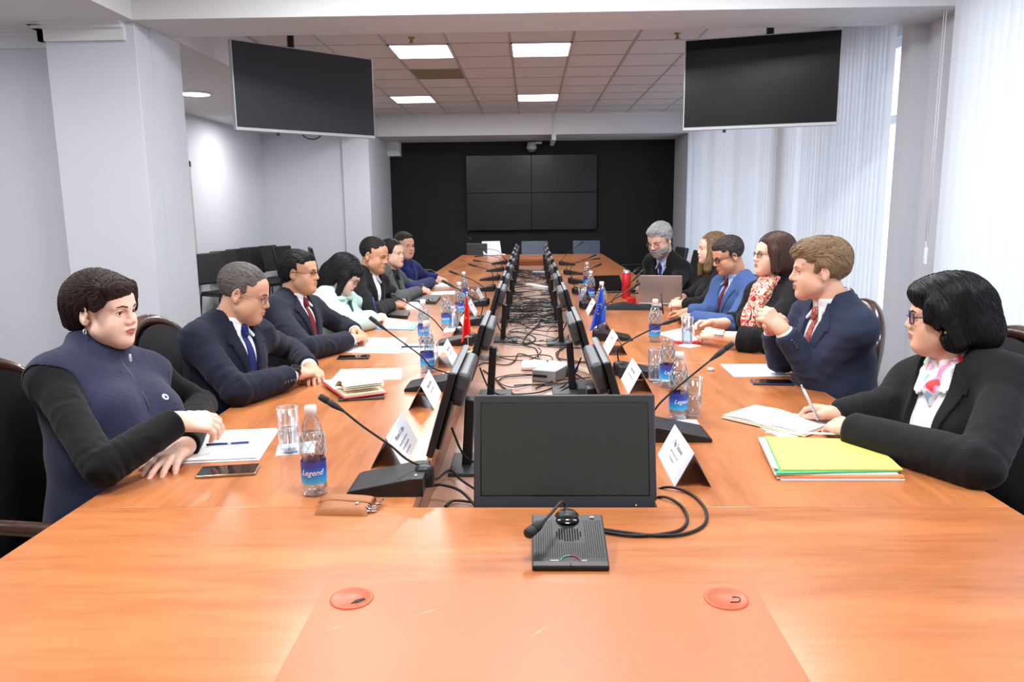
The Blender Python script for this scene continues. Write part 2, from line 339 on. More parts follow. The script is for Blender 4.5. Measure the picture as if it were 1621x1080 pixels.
# ---------------------------------------------------------------- hanging screens
def hang_tv(a,b,zb,zt,lab,bez,polex,scm=None):
    """a,b: plan positions of the left and right lower corners as seen from the table"""
    a=Vector((a[0],a[1],0));b=Vector((b[0],b[1],0)); mid=(a+b)/2; dx=(b-a); w=dx.length; ang=math.atan2(dx.y,dx.x); h=zt-zb
    t=thing('hanging_television',lab,'television',(mid.x,mid.y,zb),ang)
    MB().box((0,.03,h/2),(w,.05,h),None,.004).build('housing',bez,t)
    MB().box((0,.003,h/2+.008),(w-.02,.006,h-.034),None).build('screen',scm,t)
    MB().box((0,.09,h/2),(w*.5,.07,h*.5),None,.02).build('rear_cover',blackp,t)
    MB().box((0,.15,h*.55),(.3,.05,.3),None,.004).cyl((polex,.16,h*.5),(polex,.16,ZC-zb),.028).box((polex,.16,ZC-zb-.01),(.2,.2,.02)).build('ceiling_mount',blackp,t)
    MB().box((-w*.22,.02,-.012),(.025,.02,.02),None,.003).build('sensor',blackp,t)
    return t,w
tv,w=hang_tv((-2.255,5.98),(-1.355,6.84),2.068,2.735,'large dark television hanging from the ceiling on the left',silver,-.05,mat('tv_screen_grey',(50,50,54),.42,spec=.35))
MB().tube([(-.05,.05,0),(-.01,.04,-.028),(.06,.04,-.03),(.12,.05,0)],.005).build('cable_loop',rubber,tv)
hang_tv((1.178,6.12),(2.25,5.82),2.03,2.70,'large dark television hanging from the ceiling on the window side',silver,.06,mat('tv_screen_black',(11,12,16),.3,spec=.3))
# ---------------------------------------------------------------- conference table
TXL,TXR,TY0,TYS,TYE,TYF=-1.088,1.108,.62,1.70,10.95,12.05; RXL,RXR=-.283,.292; ZT=.75
tb=thing('conference_table','very long conference table of orange-brown wood with a sunken middle','table',(0,0,0))
def slab(name,x0,y0,x1,y1,m,z0=.712):
    return MB().box(((x0+x1)/2,(y0+y1)/2,(z0+ZT)/2),(x1-x0-.0015,y1-y0-.0015,ZT-z0),None,.002,1).build(name,m,tb)
slab('end_top',TXL,TY0,TXR,TYS,wood_x); slab('end_top',TXL,TYE,TXR,TYF,wood_x)
for y0,y1 in ((1.7,3.4),(3.4,5.1),(5.1,6.9),(6.9,8.9),(8.9,TYE)):
    slab('side_top',TXL,y0,RXL,y1,wood_y); slab('side_top',RXR,y0,TXR,y1,wood_y)
wb=MB().b2((RXL-.018,TYS,.60),(RXL,TYE,.7115)).b2((RXR,TYS,.60),(RXR+.018,TYE,.7115)).b2((RXL,TYS-.018,.60),(RXR,TYS,.7115)).b2((RXL,TYE,.60),(RXR,TYE+.018,.7115)); wb.build('channel_side',wood_dark,tb)
for y0,y1 in ((TYS,3.45),(3.45,4.0),(4.0,6.9),(6.9,TYE)): MB().b2((RXL,y0+.001,.625),(RXR,y1-.001,.65)).build('channel_floor',wood('laminate_channel','y',(166,128,108),(144,104,84),.35),tb)
MB().b2((TXL+.22,TY0+.2,.06),(TXL+.245,TYF-.2,.712)).b2((TXR-.245,TY0+.2,.06),(TXR-.22,TYF-.2,.712)).b2((TXL+.22,TY0+.2,.06),(TXR-.22,TY0+.225,.712)).b2((TXL+.22,TYF-.225,.06),(TXR-.22,TYF-.2,.712)).build('modesty_panel',wood_dark,tb)
for y in (TY0+.25,3.4,6.2,9.0,TYF-.25):
    for x in (TXL+.3,TXR-.3): MB().b2((x-.05,y-.05,0),(x+.05,y+.05,.712)).build('leg',wood_dark,tb)
padm=mat('orange_leather',(198,102,62),.38,spec=.45,bump=(260,.08),noise=(3,.06))
pd=MB().b2((-.387,.70,.749),(.407,1.326,.7518),.0006).build('leather_inlay',padm,tb)
grm=mat('salmon_grommet',(192,92,62),.4)
for x,y,a in ((-.327,1.266,.3),(.344,1.268,2.4)):
    q=MB().lathe([(.0,.0008),(.031,.0008),(.034,.003),(.038,.003),(.039,0)],(x,y,.7516),36).build('cable_grommet',grm,tb)
    if a<1: MB().poly([(x+.002,y-.018,.7525),(x+.014,y-.016,.7525),(x+.026,y-.004,.7525),(x+.022,y+.002,.7525),(x+.008,y-.006,.7525)],d=(0,0,.0006)).build('hole',blackg,q)
    else: MB().tube([(x+.004,y-.012,.7528),(x+.02,y-.010,.7528),(x+.024,y+.004,.7528),(x+.012,y+.006,.7528)],.0012,5).build('hole',blackg,q)
sc=MB()
for (px,py,qx,qy) in ((655,975,698,963),(515,1000,550,988),(838,1010,868,990)):
    a=T(px,py,.7521);b=T(qx,qy,.7521); n=(b-a).cross(Vector((0,0,1))).normalized()*.0012; sc.poly([a-n*.2,(a+b)/2-n,b,(a+b)/2+n])
sc.build('scratch',mat('pale_scratch',(232,170,140),.6),tb)
# ---------------------------------------------------------------- monitors
def monitor(style):
    t=thing('desk_monitor','x','monitor',(0,0,0)); w,h=.44,(.274 if style=='front' else .253); R=Euler((math.radians(-15 if style=='front' else -16.5),0,0)).to_matrix()   # screen looks to -Y, leaning back
    if style=='front':
        piv=Vector((0,0,.081)); M=lambda p: piv+R@Vector(p)
        bz=MB().box(M((0,.02,h/2)),(w,.04,h),R,.004).build('bezel',mat('monitor_charcoal',(52,55,60),.45),t)
        MB().box(M((0,.0008,h/2+.006)),(w-.032,.0016,h-.048),R).build('recess',blackg,bz)
        MB().box(M((0,-.0003,h/2+.006)),(w-.038,.0016,h-.054),R).build('screen',mat('lcd_dark',(46,52,48),.35,spec=.5),t)
        MB().box(M((.17,-.0004,.009)),(.003,.001,.003),R).build('power_light',emis('amber_led',(255,170,40),1.5),t)
        MB().box(M((.10,-.0002,.0045)),(.16,.001,.0012),R).build('buttons',blackp,t)
        MB().box(M((0,.05,h/2)),(w*.6,.03,h*.6),R,.01).build('rear_cover',blackp,t)
        MB().b2((-.04,.07,.004),(.04,.1,.2)).build('stand',blackp,t); MB().box((0,.09,.006),(.22,.18,.012),None,.003).build('base',blackp,t)
    else:
        piv=Vector((0,0,.105)); M=lambda p: piv+R@Vector(p)
        MB().box(M((0,.01,h/2)),(w,.02,h),R,.003).build('bezel',blackp,t)
        MB().box(M((0,-.0004,h/2+.004)),(w-.03,.0012,h-.04),R).build('screen',mat('lcd_side',(18,20,24),.18),t)
        MB().box(M((0,.0145,h+.001)),(w*.995,.016,.005),R,.001,1).build('top_rim',mat('rim_grey',(112,114,118),.5),t)
        p=MB(); pts=[]
        for k in range(9): a=PI+PI*k/8; pts.append(M((.165*math.copysign(abs(math.cos(a))**.6,math.cos(a)),.02,h-.05+.075*math.copysign(abs(math.sin(a))**.7,math.sin(a)))))
        pts=[M((.165,.02,h-.004))]+pts[::-1]+[M((-.165,.02,h-.004))]
        p.poly(pts,d=R@Vector((0,.042,0))); q=p.build('rear_hump',mat('hump_grey',(70,72,78),.35),t); bv=q.modifiers.new('b','BEVEL'); bv.width=.014; bv.segments=4; bv.limit_method='ANGLE'; bv.angle_limit=.9
        text_mesh('logo','h',.028,Matrix.Translation(M((0,.0625,h-.055)))@(R@Euler((PI/2,0,PI)).to_matrix()).to_4x4(),silver,t,.0003,None,.2)
        MB().box(M((0,.026,.085)),(.34,.012,.15),R,.005).build('rear_cover',blackp,t)
        MB().box((0,.105,.11),(.05,.03,.22),(math.radians(-4),0,0),.004).build('stand',blackp,t)
        MB().box((0,.118,.006),(.2,.14,.012),None,.003).build('base',darkgrey,t)
        MB().tube([M((.05,.045,.05)),(.055,.09,.06),(.03,.13,.02),(-.02,.17,.008)],.0035).build('power_lead',rubber,t)
    return t
m=monitor('front'); m.location=(.078,1.735,.65); m['label']='black monitor facing the camera at the near end of the sunken channel'
m.children[0].name='bezel'
pm=monitor('side'); first=True
ordn=['nearest','second','third','fourth','fifth','sixth','seventh','eighth','ninth']
for side,ys,x0,sg in (('left',(2.28,3.17,4.62,5.45,6.35,7.25,8.15,9.05,9.9),-.302,-1),('right',(2.42,3.28,4.5,5.4,6.3,7.2,8.1,9.0,9.85),.304,1)):
    for k,y in enumerate(ys):
        o=pm if first else copy_tree(pm); first=False
        o.location=(x0-(0 if k==0 else .027*sg),y,.65); o.rotation_euler=(0,0,sg*PI/2)
        o['label']='black monitor facing the %s side, %s from the camera in that row'%('left' if sg<0 else 'window',ordn[k])
        o['group']='monitors along the %s edge of the channel'%side
# ---------------------------------------------------------------- microphones
def mic_unit(detail=True):
    t=thing('desk_microphone','x','microphone'); w,d=.145,.19; bm=MB()
    prof=[(-d/2,0),(-d/2,.010),(-d/2+.012,.016),(d/2-.03,.046),(d/2,.048),(d/2,0)]
    bm.poly([(-w/2,a,b) for a,b in prof],d=(w,0,0)); q=bm.build('base',blackp,t); bv=q.modifiers.new('b','BEVEL'); bv.width=.003; bv.segments=2
    MB().lathe([(.0,.012),(.016,.012),(.020,.008),(.024,.004),(.026,-.022),(.024,-.04)],(0,d/2-.006,.046),20).build('neck_socket',blackp,t)
    MB().box((.05,d/2-.02,.0485),(.008,.005,.002)).build('indicator',whitep,t)
    return t
def on_top(y,w=0): return .016+(y+.083)*.030/.148
def mic(loc,rz,pts,headfrom,lab,sc=(1,1,1),hr=.0085):
    """pts: gooseneck in world points, root first, tip last"""
    t=copy_tree(MICP); t.location=loc; t.rotation_euler=(0,0,rz); t['label']=lab; t.scale=sc; inv=(Matrix.Translation(loc)@Matrix.Rotation(rz,4,'Z')@Matrix.Diagonal((*sc,1))).inverted()
    P=[inv@Vector(p) for p in pts]; P[0]=Vector((0,.089,.052)) if (P[0]-Vector((0,.089,.052))).length<.12 else P[0]
    nk=MB().tube(P[:headfrom+1],.0032,8,5).build('gooseneck',rubber,t)
    a,b=P[headfrom],P[-1]; dd=(b-a); L=dd.length
    rot=dd.to_track_quat('Z','Y').to_matrix(); 
    MB().lathe([(.0035,0),(.005,L*.12),(hr*.9,L*.32),(hr,L*.4),(hr,L*.62),(hr*.9,L*.63),(hr*.9,L*.65),(hr*1.05,L*.66),(hr*1.05,L*.94),(hr*.8,L),(0,L)],a,14,rot).build('microphone_head',mat('mic_foam',(30,32,35),.6,bump=(1200,.4)),t)
    return t
MICP=mic_unit()
mics=[]
def LM(base,Y,px,hf,lab,rz=-PI/2):
    pts=[PY(x,y,Y) for x,y in px]; return mic(base,rz,pts,hf,lab)
LM((-.362,1.835,ZT),1.84,[(650,744),(643.6,727),(618,705.5),(575.5,676),(544,651),(505.5,627)],4,'desk microphone beside the brown key pouch, its neck bent toward the woman in the vest')
LM((-.40,2.93,ZT),2.93,[(695,596),(684,582),(667,564),(644,547),(613,524),(585,502)],4,'desk microphone in front of the sheet and open red notebook on the left')
LM((-.40,3.93,ZT),3.93,[(701,524),(696.7,518),(684,504),(667,493),(640,477),(619,465.5)],4,'desk microphone between the two water bottles and the small red flag')
LM((-.40,4.62,ZT),4.62,[(768.6,491),(763.6,481),(746,470),(721.7,456),(699.5,444)],3,'desk microphone behind the small red flag on the left side')
LM((-.42,5.55,ZT),5.55,[(772,466),(766,456),(749,444),(726.6,435),(710.6,429)],3,'desk microphone bent toward the man in the blue uniform')
LM((-.42,6.6,ZT),6.6,[(788,436.5),(778,431),(758,423),(741.4,418)],2,'desk microphone on the empty left side, first one past the bottles')
LM((-.42,7.6,ZT),7.6,[(795,423),(782,419),(762,414),(749,412)],2,'desk microphone on the empty left side, second one past the bottles')
LM((-.42,8.7,ZT),8.7,[(797,414),(790,409),(770,404),(751,406)],2,'desk microphone on the empty left side, third one past the bottles')
LM((-.42,9.9,ZT),9.9,[(795,404),(789,398),(770,394),(757.5,393)],2,'desk microphone near the white laptop at the far left')
LM((.442,2.27,ZT),2.27,[(1033,661),(1035,651),(1048.5,634.5),(1081,606),(1124,571),(1160.6,543)],4,'desk microphone pointing to the fair-haired man, behind the nearest right name card',PI/2)
LM((.455,3.15,ZT),3.15,[(974,564.6),(979,553),(1000,537.4),(1036,519),(1043,515),(1077.8,503.7)],4,'desk microphone reaching past the water bottle toward the woman with the scarf',PI/2)
LM((.44,4.05,ZT),4.05,[(948,500),(953,489),(966,478),(992,462),(1013,448)],3,'desk microphone behind the small blue flag',PI/2)
LM((.45,5.35,ZT),5.0,[(969,480),(971,473),(980,464),(1000,446),(1019.5,427)],3,'desk microphone pointing up beside the red flask',PI/2)
LM((.45,6.3,ZT),6.3,[(897,446),(905,438),(920,432),(937.7,424),(952,417.5)],3,'desk microphone behind the pair of bottles on the right side',PI/2)
LM((.46,7.2,ZT),7.2,[(897,435),(904,423),(913,416),(930,409),(944.5,402.6)],3,'desk microphone on the empty right side, first one past the bottles',PI/2)
LM((.46,8.2,ZT),8.2,[(893,425),(899,420),(916,414),(935,411),(950,409)],3,'desk microphone on the empty right side with its neck laid low',PI/2)
LM((.46,9.6,ZT),9.6,[(891,411),(896,404),(905,396),(913,390),(923.4,382)],3,'desk microphone on the empty right side, the farthest one',PI/2)
# the one in front of the camera
mc=mic((.073,1.459,ZT),0,[PY(896,812,1.55),PY(894,800,1.55),PY(889,795,1.53),PY(873,812,1.49),PY(862,824,1.46),PY(834,847,1.425)],4,'square desk microphone standing alone before the front monitor, its head bent down',sc=(1.03,.87,1),hr=.0105)
for c in list(mc.children):
    if c.name.startswith('gooseneck'): pass
g=MB(); sr=math.atan2(.03,.148); Rt=Euler((sr,0,0))
for i in range(10):
    for j in range(10):
        if (i-4.5)**2+(j-4.5)**2<26: x,y=(i-4.5)*.0052,.012+(j-4.5)*.0052; g.box((x,y,on_top(y)+.0004),(.0026,.0026,.0012),Rt)
for i in range(30):
    for j in range(24):
        x,y=(i-14.5)*.0044,-.068+j*.0056
        if abs(x)>.03 or y<-.02: g.box((x,y,on_top(y)+.0003),(.0013,.0013,.0009),Rt)
g.build('grille',mat('grille_black',(8,8,9),.9),mc)
def arcpts(a0,a1,c,r,n=10): return [(c[0]+r*math.cos(a0+(a1-a0)*k/n),c[1]+r*math.sin(a0+(a1-a0)*k/n),on_top(c[1]+r*math.sin(a0+(a1-a0)*k/n))+.0012) for k in range(n+1)]
MB().tube(arcpts(PI/2,PI,(0,-.083),.018),.0008,5,0).build('button_ring',mat('green_line',(90,190,160),.5),mc)
MB().tube(arcpts(0,PI/2,(0,-.083),.018),.0008,5,0).build('button_ring',mat('red_line',(190,50,60),.5),mc)
MB().box((0,-.0875,.0135),(.0012,.015,.002),None).build('button_gap',mat('grille_black'),mc)
MB().lathe([(.0,.003),(.02,.003),(.024,0)],(0,.066,.0465),20).build('socket_ring',blackg,mc)
for x,s in ((-.03,.016),(.026,.01)): MB().box((x,-.081,on_top(-.081)+.0006),(s,.002,.0006),Rt).build('printed_mark',silver,mc)
for c in list(MICP.children): bpy.data.objects.remove(c)
bpy.data.objects.remove(MICP)
# ---------------------------------------------------------------- cables from the front units
def cable(pts,r,lab,name='cable',m=rubber,grp=None,n=8):
    o=MB().tube(pts,r,n,6).build(name,m); return tag(o,lab,'cable',grp)
ct=lambda l,z=.7545:[T(x,y,z) for x,y in l]
cable(ct([(955,838),(990,843),(1040,848),(1085,845),(1115,830),(1116,805),(1090,780),(1050,772)],.7545)+[Vector((.27,1.85,.70))],.0036,'outer grey-black cable looping right of the front microphone onto the table')
cable(ct([(955,842),(1000,848),(1045,846),(1078,838),(1088,820),(1075,798),(1045,787)],.7545)+[Vector((.26,1.80,.70))],.0036,'inner grey-black cable looping right of the front microphone onto the table')
cable([(-.275,1.83,.757)]+[tuple(T(*p,.70)) for p in ((680,770),(700,768),(735,782))]+[(-.10,1.78,.66)],.004,'thick grey cable running from the nearest left microphone into the channel')
cable([tuple(T(*p,.66)) for p in ((705,802),(718,793),(745,795),(775,800))],.004,'short grey cable lying in the channel left of the front monitor')
cable([(-.285,1.87,.757)]+[tuple(T(*p,.68)) for p in ((692,758),(712,745),(730,760),(760,780))],.0035,'thin cable crossing beside the foot of the nearest left monitor')
# tangle in the channel
def tangle(y0,y1,n,seed,grp):
    rnd=random.Random(seed)
    for k in range(n):
        y=rnd.uniform(y0,y1); x=rnd.uniform(-.19,.19); a=rnd.uniform(0,6.3); pts=[]; z=.6545+rnd.uniform(0,.012)
        turn=rnd.choice((-1,1))*rnd.uniform(.25,.75)
        for i in range(rnd.randint(9,16)):
            pts.append((x,y,z+.006*math.sin(i*1.3+k)+.004)); x+=.075*math.cos(a); y+=.11*math.sin(a); a+=turn+rnd.uniform(-.5,.5)
            if x<-.17 or x>.18: a=PI-a; x=max(-.17,min(.18,x))
            if y<y0-.2 or y>y1+.2: a=-a; y=max(y0-.2,min(y1+.2,y))
        cable(pts,rnd.choice((.0024,.003,.0036)),'black cable in the tangle lying along the sunken channel','cable',rubber,grp,6)
G='tangled black cables in the table channel'
tangle(5.3,6.6,30,3,G); tangle(6.8,9.8,16,5,G); tangle(4.4,5.2,5,21,G); tangle(3.2,4.4,3,11,G)
K=lambda l:[T(x,y,.656) for x,y in l]
for l in ([(805,525),(830,527),(848,536),(833,545),(812,541),(808,533),(835,538),(858,548),(925,551)],
          [(745,588),(765,575),(800,578),(815,571),(822,560),(850,568),(880,575),(900,580)],
          [(788,604),(800,597),(845,594),(900,590),(925,600)],[(765,586),(785,600),(795,612),(815,625)],
          [(848,615),(868,606),(900,600),(935,598)],[(800,625),(850,622),(880,612),(915,600)],
          [(885,520),(888,545),(883,565),(900,570),(935,575)],[(900,530),(893,550),(880,560),(895,575),(930,572)],
          [(815,505),(840,520),(855,512),(835,530),(828,545),(848,552),(852,565)],[(805,500),(835,503),(880,495),(905,487)]):
    cable(K(l),.0033,'black cable in the tangle lying along the sunken channel','cable',rubber,G,7)
o=MB()
for k in range(9): o.tube([T(770,562,.66)+Vector((.05*math.cos(a*PI/5+k*.35)*(1+.06*k),.16*math.sin(a*PI/5+k*.3),.003*k+.002*math.sin(a*2+k))) for a in range(11)],.0022,6,3)
o=o.build('coiled_cable',mat('grey_cable',(120,124,128),.5)); tag(o,'coil of grey cable lying beside the foot of the second left monitor','cable')
for k in range(4):
    cable([T(895,590,.66)+Vector((0,.01*k,.004*k)),T(915,588,.66)+Vector((0,.03*k,.006)),T(935,598,.66)+Vector((.02,.03*k,.006)),T(950,612,.66)+Vector((.02,.03*k,.004))],.003,'beige cable behind the pale switch box, one of a loose bundle','beige_cable',mat('beige_cable',(190,180,160),.5),'beige cables behind the switch box')
t=thing('switch_box','pale grey metal switch box on the channel floor behind the front monitor','switch box',T(875,597,.65),math.radians(-22))
MB().box((0,0,.028),(.12,.24,.055),None,.004).build('case',mat('pale_metal_case',(150,152,154),.5),t); MB().box((-.02,-.1205,.028),(.07,.002,.012)).build('port',blackp,t); MB().box((.075,.06,.03),(.05,.06,.03),None,.004).build('blue_connector',mat('connector_blue',(70,84,150),.45),t)
t=thing('white_adapter','rounded white plastic puck lying left of the pale switch box','adapter',T(846,583,.65),0); MB().box((0,0,.016),(.13,.14,.032),None,.015,4).build('body',whitep,t)
t=thing('power_brick','black rectangular power adapter behind the right edge of the front monitor','power adapter',T(930,621,.65),.05); MB().box((0,0,.02),(.10,.17,.038),None,.005).build('body',darkgrey,t)
MB().tube([(0,.08,.02),(.03,.12,.025),(.06,.05,.05),(.07,-.04,.04)],.004).build('lead',rubber,t)
t=thing('power_strip','white multi-way socket strip among the cables halfway down the channel','power strip',T(852,457,.65),.5); MB().box((0,0,.018),(.07,.42,.036),None,.006).build('body',whitep,t)
for k in range(5): MB().cyl((0,-.16+.08*k,.035),(0,-.16+.08*k,.0375),.018).build('socket',silver,t)
t=thing('network_switch','flat silver device with a blue edge lying across the far channel','network device',T(866,434,.65),0); MB().box((0,0,.02),(.36,.16,.035),None,.004).build('body',alu,t); MB().box((-.16,-.082,.02),(.05,.003,.02)).build('blue_port',mat('connector_blue'),t)
# ---------------------------------------------------------------- water bottles, glasses, napkins
petm=thinglass('clear_plastic',(246,249,252),.98,.3,.10,bump=(55,.7),base=.07); waterm=thinglass('water',(232,240,246),.9,.1,.02,base=.01)
tumb=thinglass('tumbler_glass',(246,249,251),1,.16,.02,base=.02); capm=whitep
labm=bpy.data.materials.new('bottle_label'); labm.use_nodes=True; _n=labm.node_tree; _b=_n.nodes['Principled BSDF']; _tc=_n.nodes.new('ShaderNodeTexCoord'); _s=_n.nodes.new('ShaderNodeSeparateXYZ'); _r=_n.nodes.new('ShaderNodeValToRGB')
_n.links.new(_tc.outputs['Generated'],_s.inputs[0]); _n.links.new(_s.outputs['Z'],_r.inputs[0]); _n.links.new(_r.outputs[0],_b.inputs['Base Color']); _b.inputs['Roughness'].default_value=.35
_r.color_ramp.elements[0].position=0; _r.color_ramp.elements[0].color=lin((60,180,232)); _r.color_ramp.elements[1].position=1; _r.color_ramp.elements[1].color=lin((70,62,150))
_e=_r.color_ramp.elements.new(.45); _e.color=lin((36,118,205)); _e=_r.color_ramp.elements.new(.75); _e.color=lin((52,66,160))
def make_bottle():
    t=thing('water_bottle','x','bottle')
    prof=[(0,.006),(.018,.003),(.027,.0),(.031,.006),(.031,.03),(.0295,.034),(.0305,.04),(.0305,.085),(.0305,.092),(.0285,.097),(.0305,.104),(.0315,.125),(.0305,.14),(.027,.16),(.021,.18),(.015,.194),(.0125,.199),(.0125,.208)]
    b=MB().lathe(prof,n=40,warp=lambda a,z:1+(.05*math.cos(5*a) if z<.03 else 0)+(.022*abs(math.sin(3*a+z*90)) if .105<z<.175 else 0)); b.build('bottle_body',petm,t)
    MB().lathe([(0,.008),(.028,.009),(.0285,.03),(.0285,.095),(.0285,.13),(.024,.158),(0,.1585)],n=28).build('water',waterm,t)
    rg=MB()
    for k in range(9):
        for s in (-1,1): rg.tube([(.0325*math.cos(a),.0325*math.sin(a),.108+.055*u) if False else ((.0322-.006*max(0,u-.6)*2.2)*math.cos(k*2*PI/9+s*u*1.1),(.0322-.006*max(0,u-.6)*2.2)*math.sin(k*2*PI/9+s*u*1.1),.106+.056*u) for u in (0,.25,.5,.75,1) for a in (0,)],.0009,4,2)
    rg.build('embossed_ribs',mat('pet_rib',(225,228,232),.15,alpha=.55),t)
    lb=MB(); lb.lathe([(.0313,.034),(.0314,.090)],n=40); l=lb.build('label',labm,t)
    for k in (0,1):
        text_mesh('lettering','Legend',.0195,Matrix.Translation((0,0,.062))@Matrix.Rotation(PI*k,4,'Z'),paper,l,.0003,.0317,.35)
    c=MB().lathe([(.0128,.2),(.0145,.2005),(.0148,.221),(.0135,.224),(0,.2245)],n=28,warp=lambda a,z:1+.012*math.cos(30*a)).build('cap',capm,t)
    return t
BP=make_bottle(); used=False
def bottle(loc,rz,lab,cap=True,s=1):
    global used
    o=BP if not used else copy_tree(BP); used=True; o.location=loc; o.rotation_euler=(0,0,rz); o['label']=lab; o.scale=(s,s,s)
    if not cap:
        for c in o.children:
            if c.name.startswith('cap'): bpy.data.objects.remove(c); break
    return o
bottle(T(499,781),.1,'plastic water bottle with white cap beside the brown key pouch')
bottle(T(677,589),.4,'plastic water bottle standing between the second left microphone and the open papers')
bottle(T(671,540),.2,'plastic water bottle behind another one, next to the small dark microphone base on the left')
bottle(T(707,520),-.2,'plastic water bottle without cap left of the small red flag',cap=False)
bottle(T(728,500),.3,'plastic water bottle directly behind the small red flag')
bottle(T(735,476),.3,'plastic water bottle farthest along the left side, behind the red flag')
bottle(T(1073,662),.25,'capped plastic water bottle behind the nearest right microphone, nearest to the camera on that side')
bottle(T(1056,612),.3,'open plastic water bottle next to an empty tumbler on the right side',cap=False)
bottle(T(1036,541),.1,'plastic water bottle standing before the writing hands of the man in blue')
bottle(T(952,500),.1,'plastic water bottle directly behind the small blue flag')
bottle(T(935,475),.3,'plastic water bottle right one of the far pair on the right side')
bottle(T(929,455),.3,'plastic water bottle left one of the far pair on the right side')
def make_glass():
    t=thing('drinking_glass','x','glass'); MB().lathe([(0,.001),(.026,.001),(.0275,.006),(.0315,.135),(.0300,.135),(.0262,.012),(0,.011)],n=36).build('glass_body',tumb,t)
    MB().lathe([(.0306,.1335),(.0316,.1345),(.0306,.1355)],n=36).build('rim',mat('glass_rim',(236,240,242),.1,alpha=.6),t); return t
GP=make_glass(); gu=False
def glass(loc,lab,water=0,s=1):
    global gu
    o=GP if not gu else copy_tree(GP); gu=True; o.location=loc; o['label']=lab; o.scale=(s,s,s)
    if water:
        MB().lathe([(0,.0125),(.026,.0125),(.0262+.0038*water,.012+.12*water),(0,.0125+.12*water)],n=32).build('water',waterm,o)
        MB().lathe([(.024+.0038*water,.0128+.12*water),(.0263+.0038*water,.0134+.12*water)],n=32).build('waterline',mat('glass_rim'),o)
    return o
glass(T(459,716)+Vector((0,0,.0008)),'half full water glass on a napkin in front of the woman in the vest',.5)
glass(T(1096,660)+Vector((0,0,.0008)),'empty tall glass on a napkin behind the nearest right name card')
glass(T(1037,604)+Vector((0,0,.0008)),'tall glass with a little water beside the open bottle on the right',.3)
glass(T(1087,545)+Vector((0,0,.006)),'water glass standing on a red coaster in front of the woman with the scarf',.55)
glass(T(684,588)+Vector((0,0,.0008)),'tall glass just right of the second left bottle',.1)
glass(T(718,520)+Vector((0,0,.0008)),'tall glass beside the capless bottle left of the red flag')
glass(T(748,480),'tall glass between the farthest left bottle and the monitors')
glass(T(922,478),'tall glass beside the far pair of bottles on the right side',.2)
def sheet(corners,lab,name='paper_sheet',m=paper,th=.0012,cat='paper',grp=None,z=ZT,n=1,txt=None,parent=None):
    P=[T(x,y,z) for x,y in corners]
    mb=MB(); mb.poly([p+Vector((0,0,.0002)) for p in P],d=(0,0,th)); o=mb.build(name,m)
    return tag(o,lab,cat,grp)
def lines(o,P,rows,w0=.1,w1=.9,m=ink):
    """fake print: rows of thin strokes between the corners P (0-1 bottom edge, 3-2 top edge)"""
    mb=MB(); rnd=random.Random(len(bpy.data.objects))
    for r in rows:
        u=w0
        while u<w1:
            L=rnd.uniform(.02,.09); a=lambda s,q:(P[0]*(1-s)+P[1]*s)*(1-q)+(P[3]*(1-s)+P[2]*s)*q
            mb.poly([a(u,r),a(min(u+L,w1),r),a(min(u+L,w1),r+.014),a(u,r+.014)]); u+=L+.02
    return mb.build('print',m,o)
sheet([(436,722),(498,717),(500,698),(440,705)],'white printed napkin under the half full glass','napkin',paper,.0006,'napkin')
np_=text_mesh('lettering','TECHNO',.014,Matrix.Translation(T(465,717,.7517))@Matrix.Rotation(.05,4,'Z'),ink,bpy.data.objects['napkin'])
sheet([(1076,672),(1112,684),(1103,665),(1070,664)],'white napkin under the empty glass behind the nearest right microphone','napkin',paper,.0006,'napkin')
sheet([(1021,594),(1035,607),(1066,603),(1045,592)],'small white napkin under the glass beside the open bottle','napkin',paper,.0006,'napkin')
sheet([(1040,528),(1085,545),(1112,535),(1078,520)],'white paper with a folded corner under the red coaster','napkin',paper,.0006,'napkin')
sheet([(1072,548),(1092,551),(1110,548),(1085,543)],'small printed white napkin in front of the red coaster','napkin',paper,.0006,'napkin',z=.7510)
sheet([(657,570),(690,570),(698,559),(668,562)],'crumpled white napkin between the two left bottles','napkin',paper,.0006,'napkin')
sheet([(700,590),(706,597),(712,588)],'white napkin corner beside the second left microphone','napkin',paper,.0006,'napkin')
sheet([(702,527),(728,524),(730,518),(705,518)],'white napkin beside the capless bottle left of the red flag','napkin',paper,.002,'napkin')
t=thing('red_coaster','red openwork coaster under the water glass of the woman with the scarf','coaster',T(1088,543)+Vector((0,0,.001)))
rd=mat('red_rubber',(214,48,70),.4); MB().lathe([(.0,.0),(.036,0),(.036,.005),(0,.005)],n=24).tube([(.045+.03*math.cos(a*PI/4),.022*math.sin(a*PI/4),.003) for a in range(9)],.004,6,2).tube([(-.045+.03*math.cos(a*PI/4),.022*math.sin(a*PI/4),.003) for a in range(9)],.004,6,2).build('ring',rd,t)
o=MB().lathe([(.0,.012),(.0125,.012),(.0145,.010),(.0148,0),(0,0)],T(1125,587)+Vector((0,0,.0005)),24).build('bottle_cap',whitep); tag(o,'loose white bottle cap lying left of the blank sheet on the right','bottle cap')
